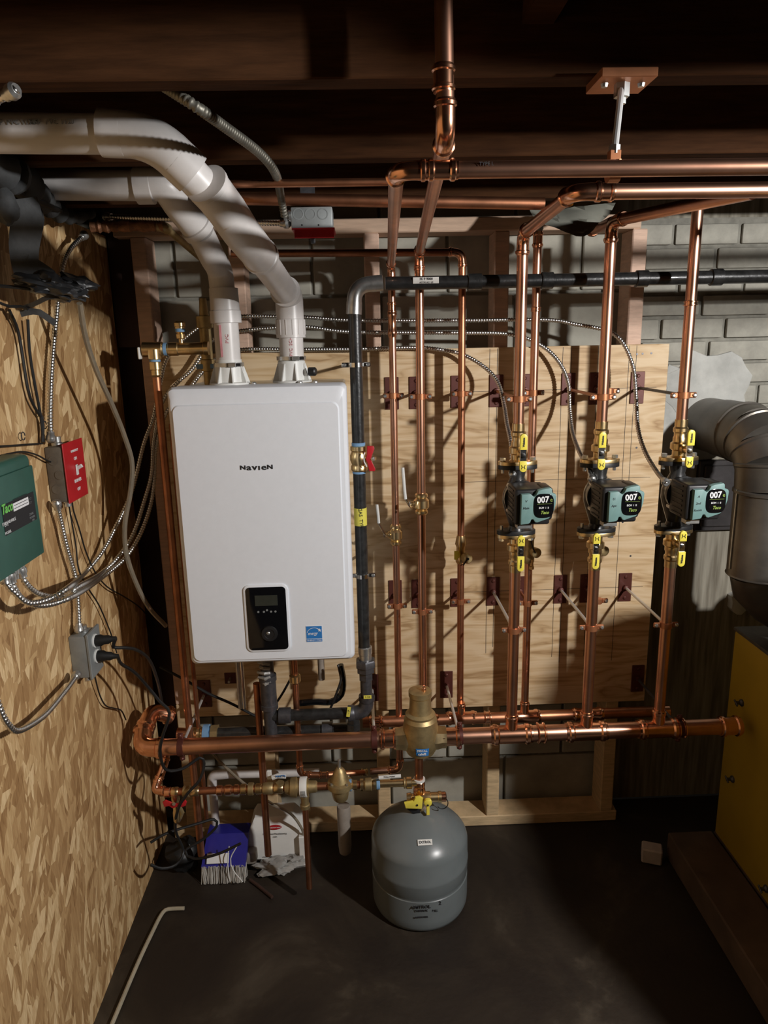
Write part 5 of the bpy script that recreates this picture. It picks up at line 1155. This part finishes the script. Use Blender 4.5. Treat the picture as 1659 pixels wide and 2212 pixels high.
for x_, y_ in ((1603, 1518), (1583, 1683), (1656, 1920)):
    c = atx(x_, y_, FX); mb = MB(); mb.lathe(c, (-1, 0, 0), [(0, .011), (.004, .010), (.008, .005), (.014, .005), (.018, .007)], 10)
    mb.box(c+V((-.018, 0, 0)), (.004, .022, .006), .001, rot=Matrix.Rotation(.5, 3, 'X')); mb.build('wing_screw', iron_grey, t)
t = T('plank_base', 'dark rough plank base under the yellow furnace', 'plank', (.93, 1.3, 0))
for k in range(3): MB().span((.925+k*.145, .6, .0), (.925+k*.145+.14, 1.90, .088), .004).build('plank', slab_m, t)
t = T('foam_block', 'small pale foam block lying on the dark floor left of the furnace', 'block', (.88, 1.87, 0))
MB().box((.872, 1.885, .026), (.060, .045, .050), .004, rot=Matrix.Rotation(-.35, 3, 'Z')).build('block', foam, t)

# ================================================================== FLOOR CLUTTER
t = T('filter_bag', 'white paper bag with a red oval emblem standing behind the drain pipes', 'bag', atz(597, 1850, 0))
a, b = at(541, 1840, 1.97), at(652, 1840, 1.97); za, zb2 = .014, at(600, 1775, 1.97).z
mb = MB(); secs = []
for k, (z_, ins, dy) in enumerate(((.014, 0, 0), (.05, -.003, 0), (.10, .001, 0), (zb2-.01, .006, .004), (zb2+.022, .022, .02))):
    secs.append([(a.x+ins, 1.945+dy, z_), (b.x-ins, 1.945+dy+.004, z_), (b.x-ins, 2.055-dy, z_), (a.x+ins, 2.055-dy, z_)])
loft(mb, secs); bg = mb.build('sack', paper, t, smooth=20)
c = at(594, 1787, 1.944); mb = MB(); mb.prism([(c.x+.021*math.cos(q), 1.9445, c.z+.0085*math.sin(q)) for q in [2*PI*i/24 for i in range(24)]], (0, -1, 0), .0008); em = mb.build('emblem', red, bg, smooth=0)
text('Rectorseal', .0085, (c.x, 1.9432, c.z), 'y', white_ink, bg, 'lettering', .0002)
c2 = at(594, 1799, 1.944); text('Professional Manufacturing', .0080, (c2.x, 1.9442, c2.z-.004), 'y', ink, bg, 'lettering', .0002, sx=.85); text('USA', .007, (c2.x, 1.9442, c2.z-.015), 'y', dark_ink, bg, 'lettering', .0002)
mb = MB(); mb.span((c.x-.045, 1.9438, .022), (c.x+.040, 1.9444, .024)); mb.build('rule', dark_ink, bg, smooth=0)
MB().span((b.x-.004, 1.93, .014), (b.x+.018, 2.04, zb2-.03), .002).build('side_flap', paper, t)
t = T('wash_brush', 'wide brush in blue and white wrapper with white bristles, lying on the floor', 'brush', atz(487, 1895, 0))
a, b = at(437, 1865, 1.89), at(532, 1862, 1.89)
mb = MB(); mb.prism([(a.x, 1.87, .052), (b.x, 1.87, .052), (b.x+.006, 1.93, .125), (a.x+.012, 1.93, .125)], (0, 1, .0), .05, .004); wr = mb.build('wrapper', blue_navy, t)
mb = MB(); mb.prism([(a.x+.018, 1.8712, .066), (a.x+.085, 1.8712, .066), (a.x+.085, 1.8890, .088), (a.x+.018, 1.8890, .088)], (0, -1, .8), .001); mb.build('white_stripe', white_ink, wr, smooth=0)
random.seed(5); mb = MB()
for i in range(420):
    X = random.uniform(a.x+.002, b.x-.002); Yy = random.uniform(1.868, 1.905); dx = random.uniform(-.006, .006)
    mb.tube([(X, Yy, .056), (X+dx*.5, Yy-.003, .03), (X+dx, Yy-.008, .002)], .0011, 4)
mb.build('bristles', brush_m, t, kind='stuff')
for dx, lb in ((0, 'left'), (.012, 'right')):
    p0 = at(495+dx*1400, 1828, 1.86); cord('zip_tie', lb + ' white plastic strand hanging in front of the brush', 'tie', [p0, at(492+dx*500, 1855, 1.85), at(493+dx*900, 1880, 1.84), at(497+dx*2300, 1905, 1.83)], .0016, white_plastic)
t = T('plastic_film', 'crumpled clear plastic film on the floor under the white bag', 'film', atz(600, 1870, 0))
lump('f', clear_bag, atz(592, 1872, .018), (.055, .030, .018), 11, 4, .7).build('wad', clear_bag, t)
lump('f', clear_bag, atz(640, 1858, .018), (.035, .022, .016), 14, 3, .7).build('wad', clear_bag, t)
t = T('plastic_tub', 'pale plastic tub lying between the brush and the white bag', 'tub', atz(520, 1850, 0))
a = atz(541, 1850, 0); MB().span((a.x-.03, 1.915, .02), (a.x+.03, 1.97, .062), .006, 2).build('tub', tan, t)
t = T('black_pump_unit', 'dark unlit lump of equipment on the floor in the left corner', 'equipment', atz(400, 1860, 0))
lump('p', rubber, atz(395, 1845, .05), (.05, .045, .05), 21, 3, .3).build('body', rubber, t)
cord('bent_rod', 'cream plastic rod with a hooked end lying on the floor along the strand board', 'rod', [atz(398, 1962, .008), atz(372, 1963, .008), atz(357, 1966, .008), atz(346, 1980, .008), atz(330, 2012, .008), atz(298, 2080, .008), atz(245, 2205, .008), atz(205, 2300, .008)], .0055, mat('cream_plastic', (.42, .37, .27), .5))
cord('floor_stick', 'short dark stick lying on the floor in front of the crumpled film', 'stick', [atz(540, 1900, .006), atz(560, 1915, .006), atz(588, 1938, .006)], .005, dark_board)

for o in bpy.data.objects:
    if '_o' in o: del o['_o']
    if 'label' in o and len(o['label'].split()) > 16: print('LONG', o['label'])
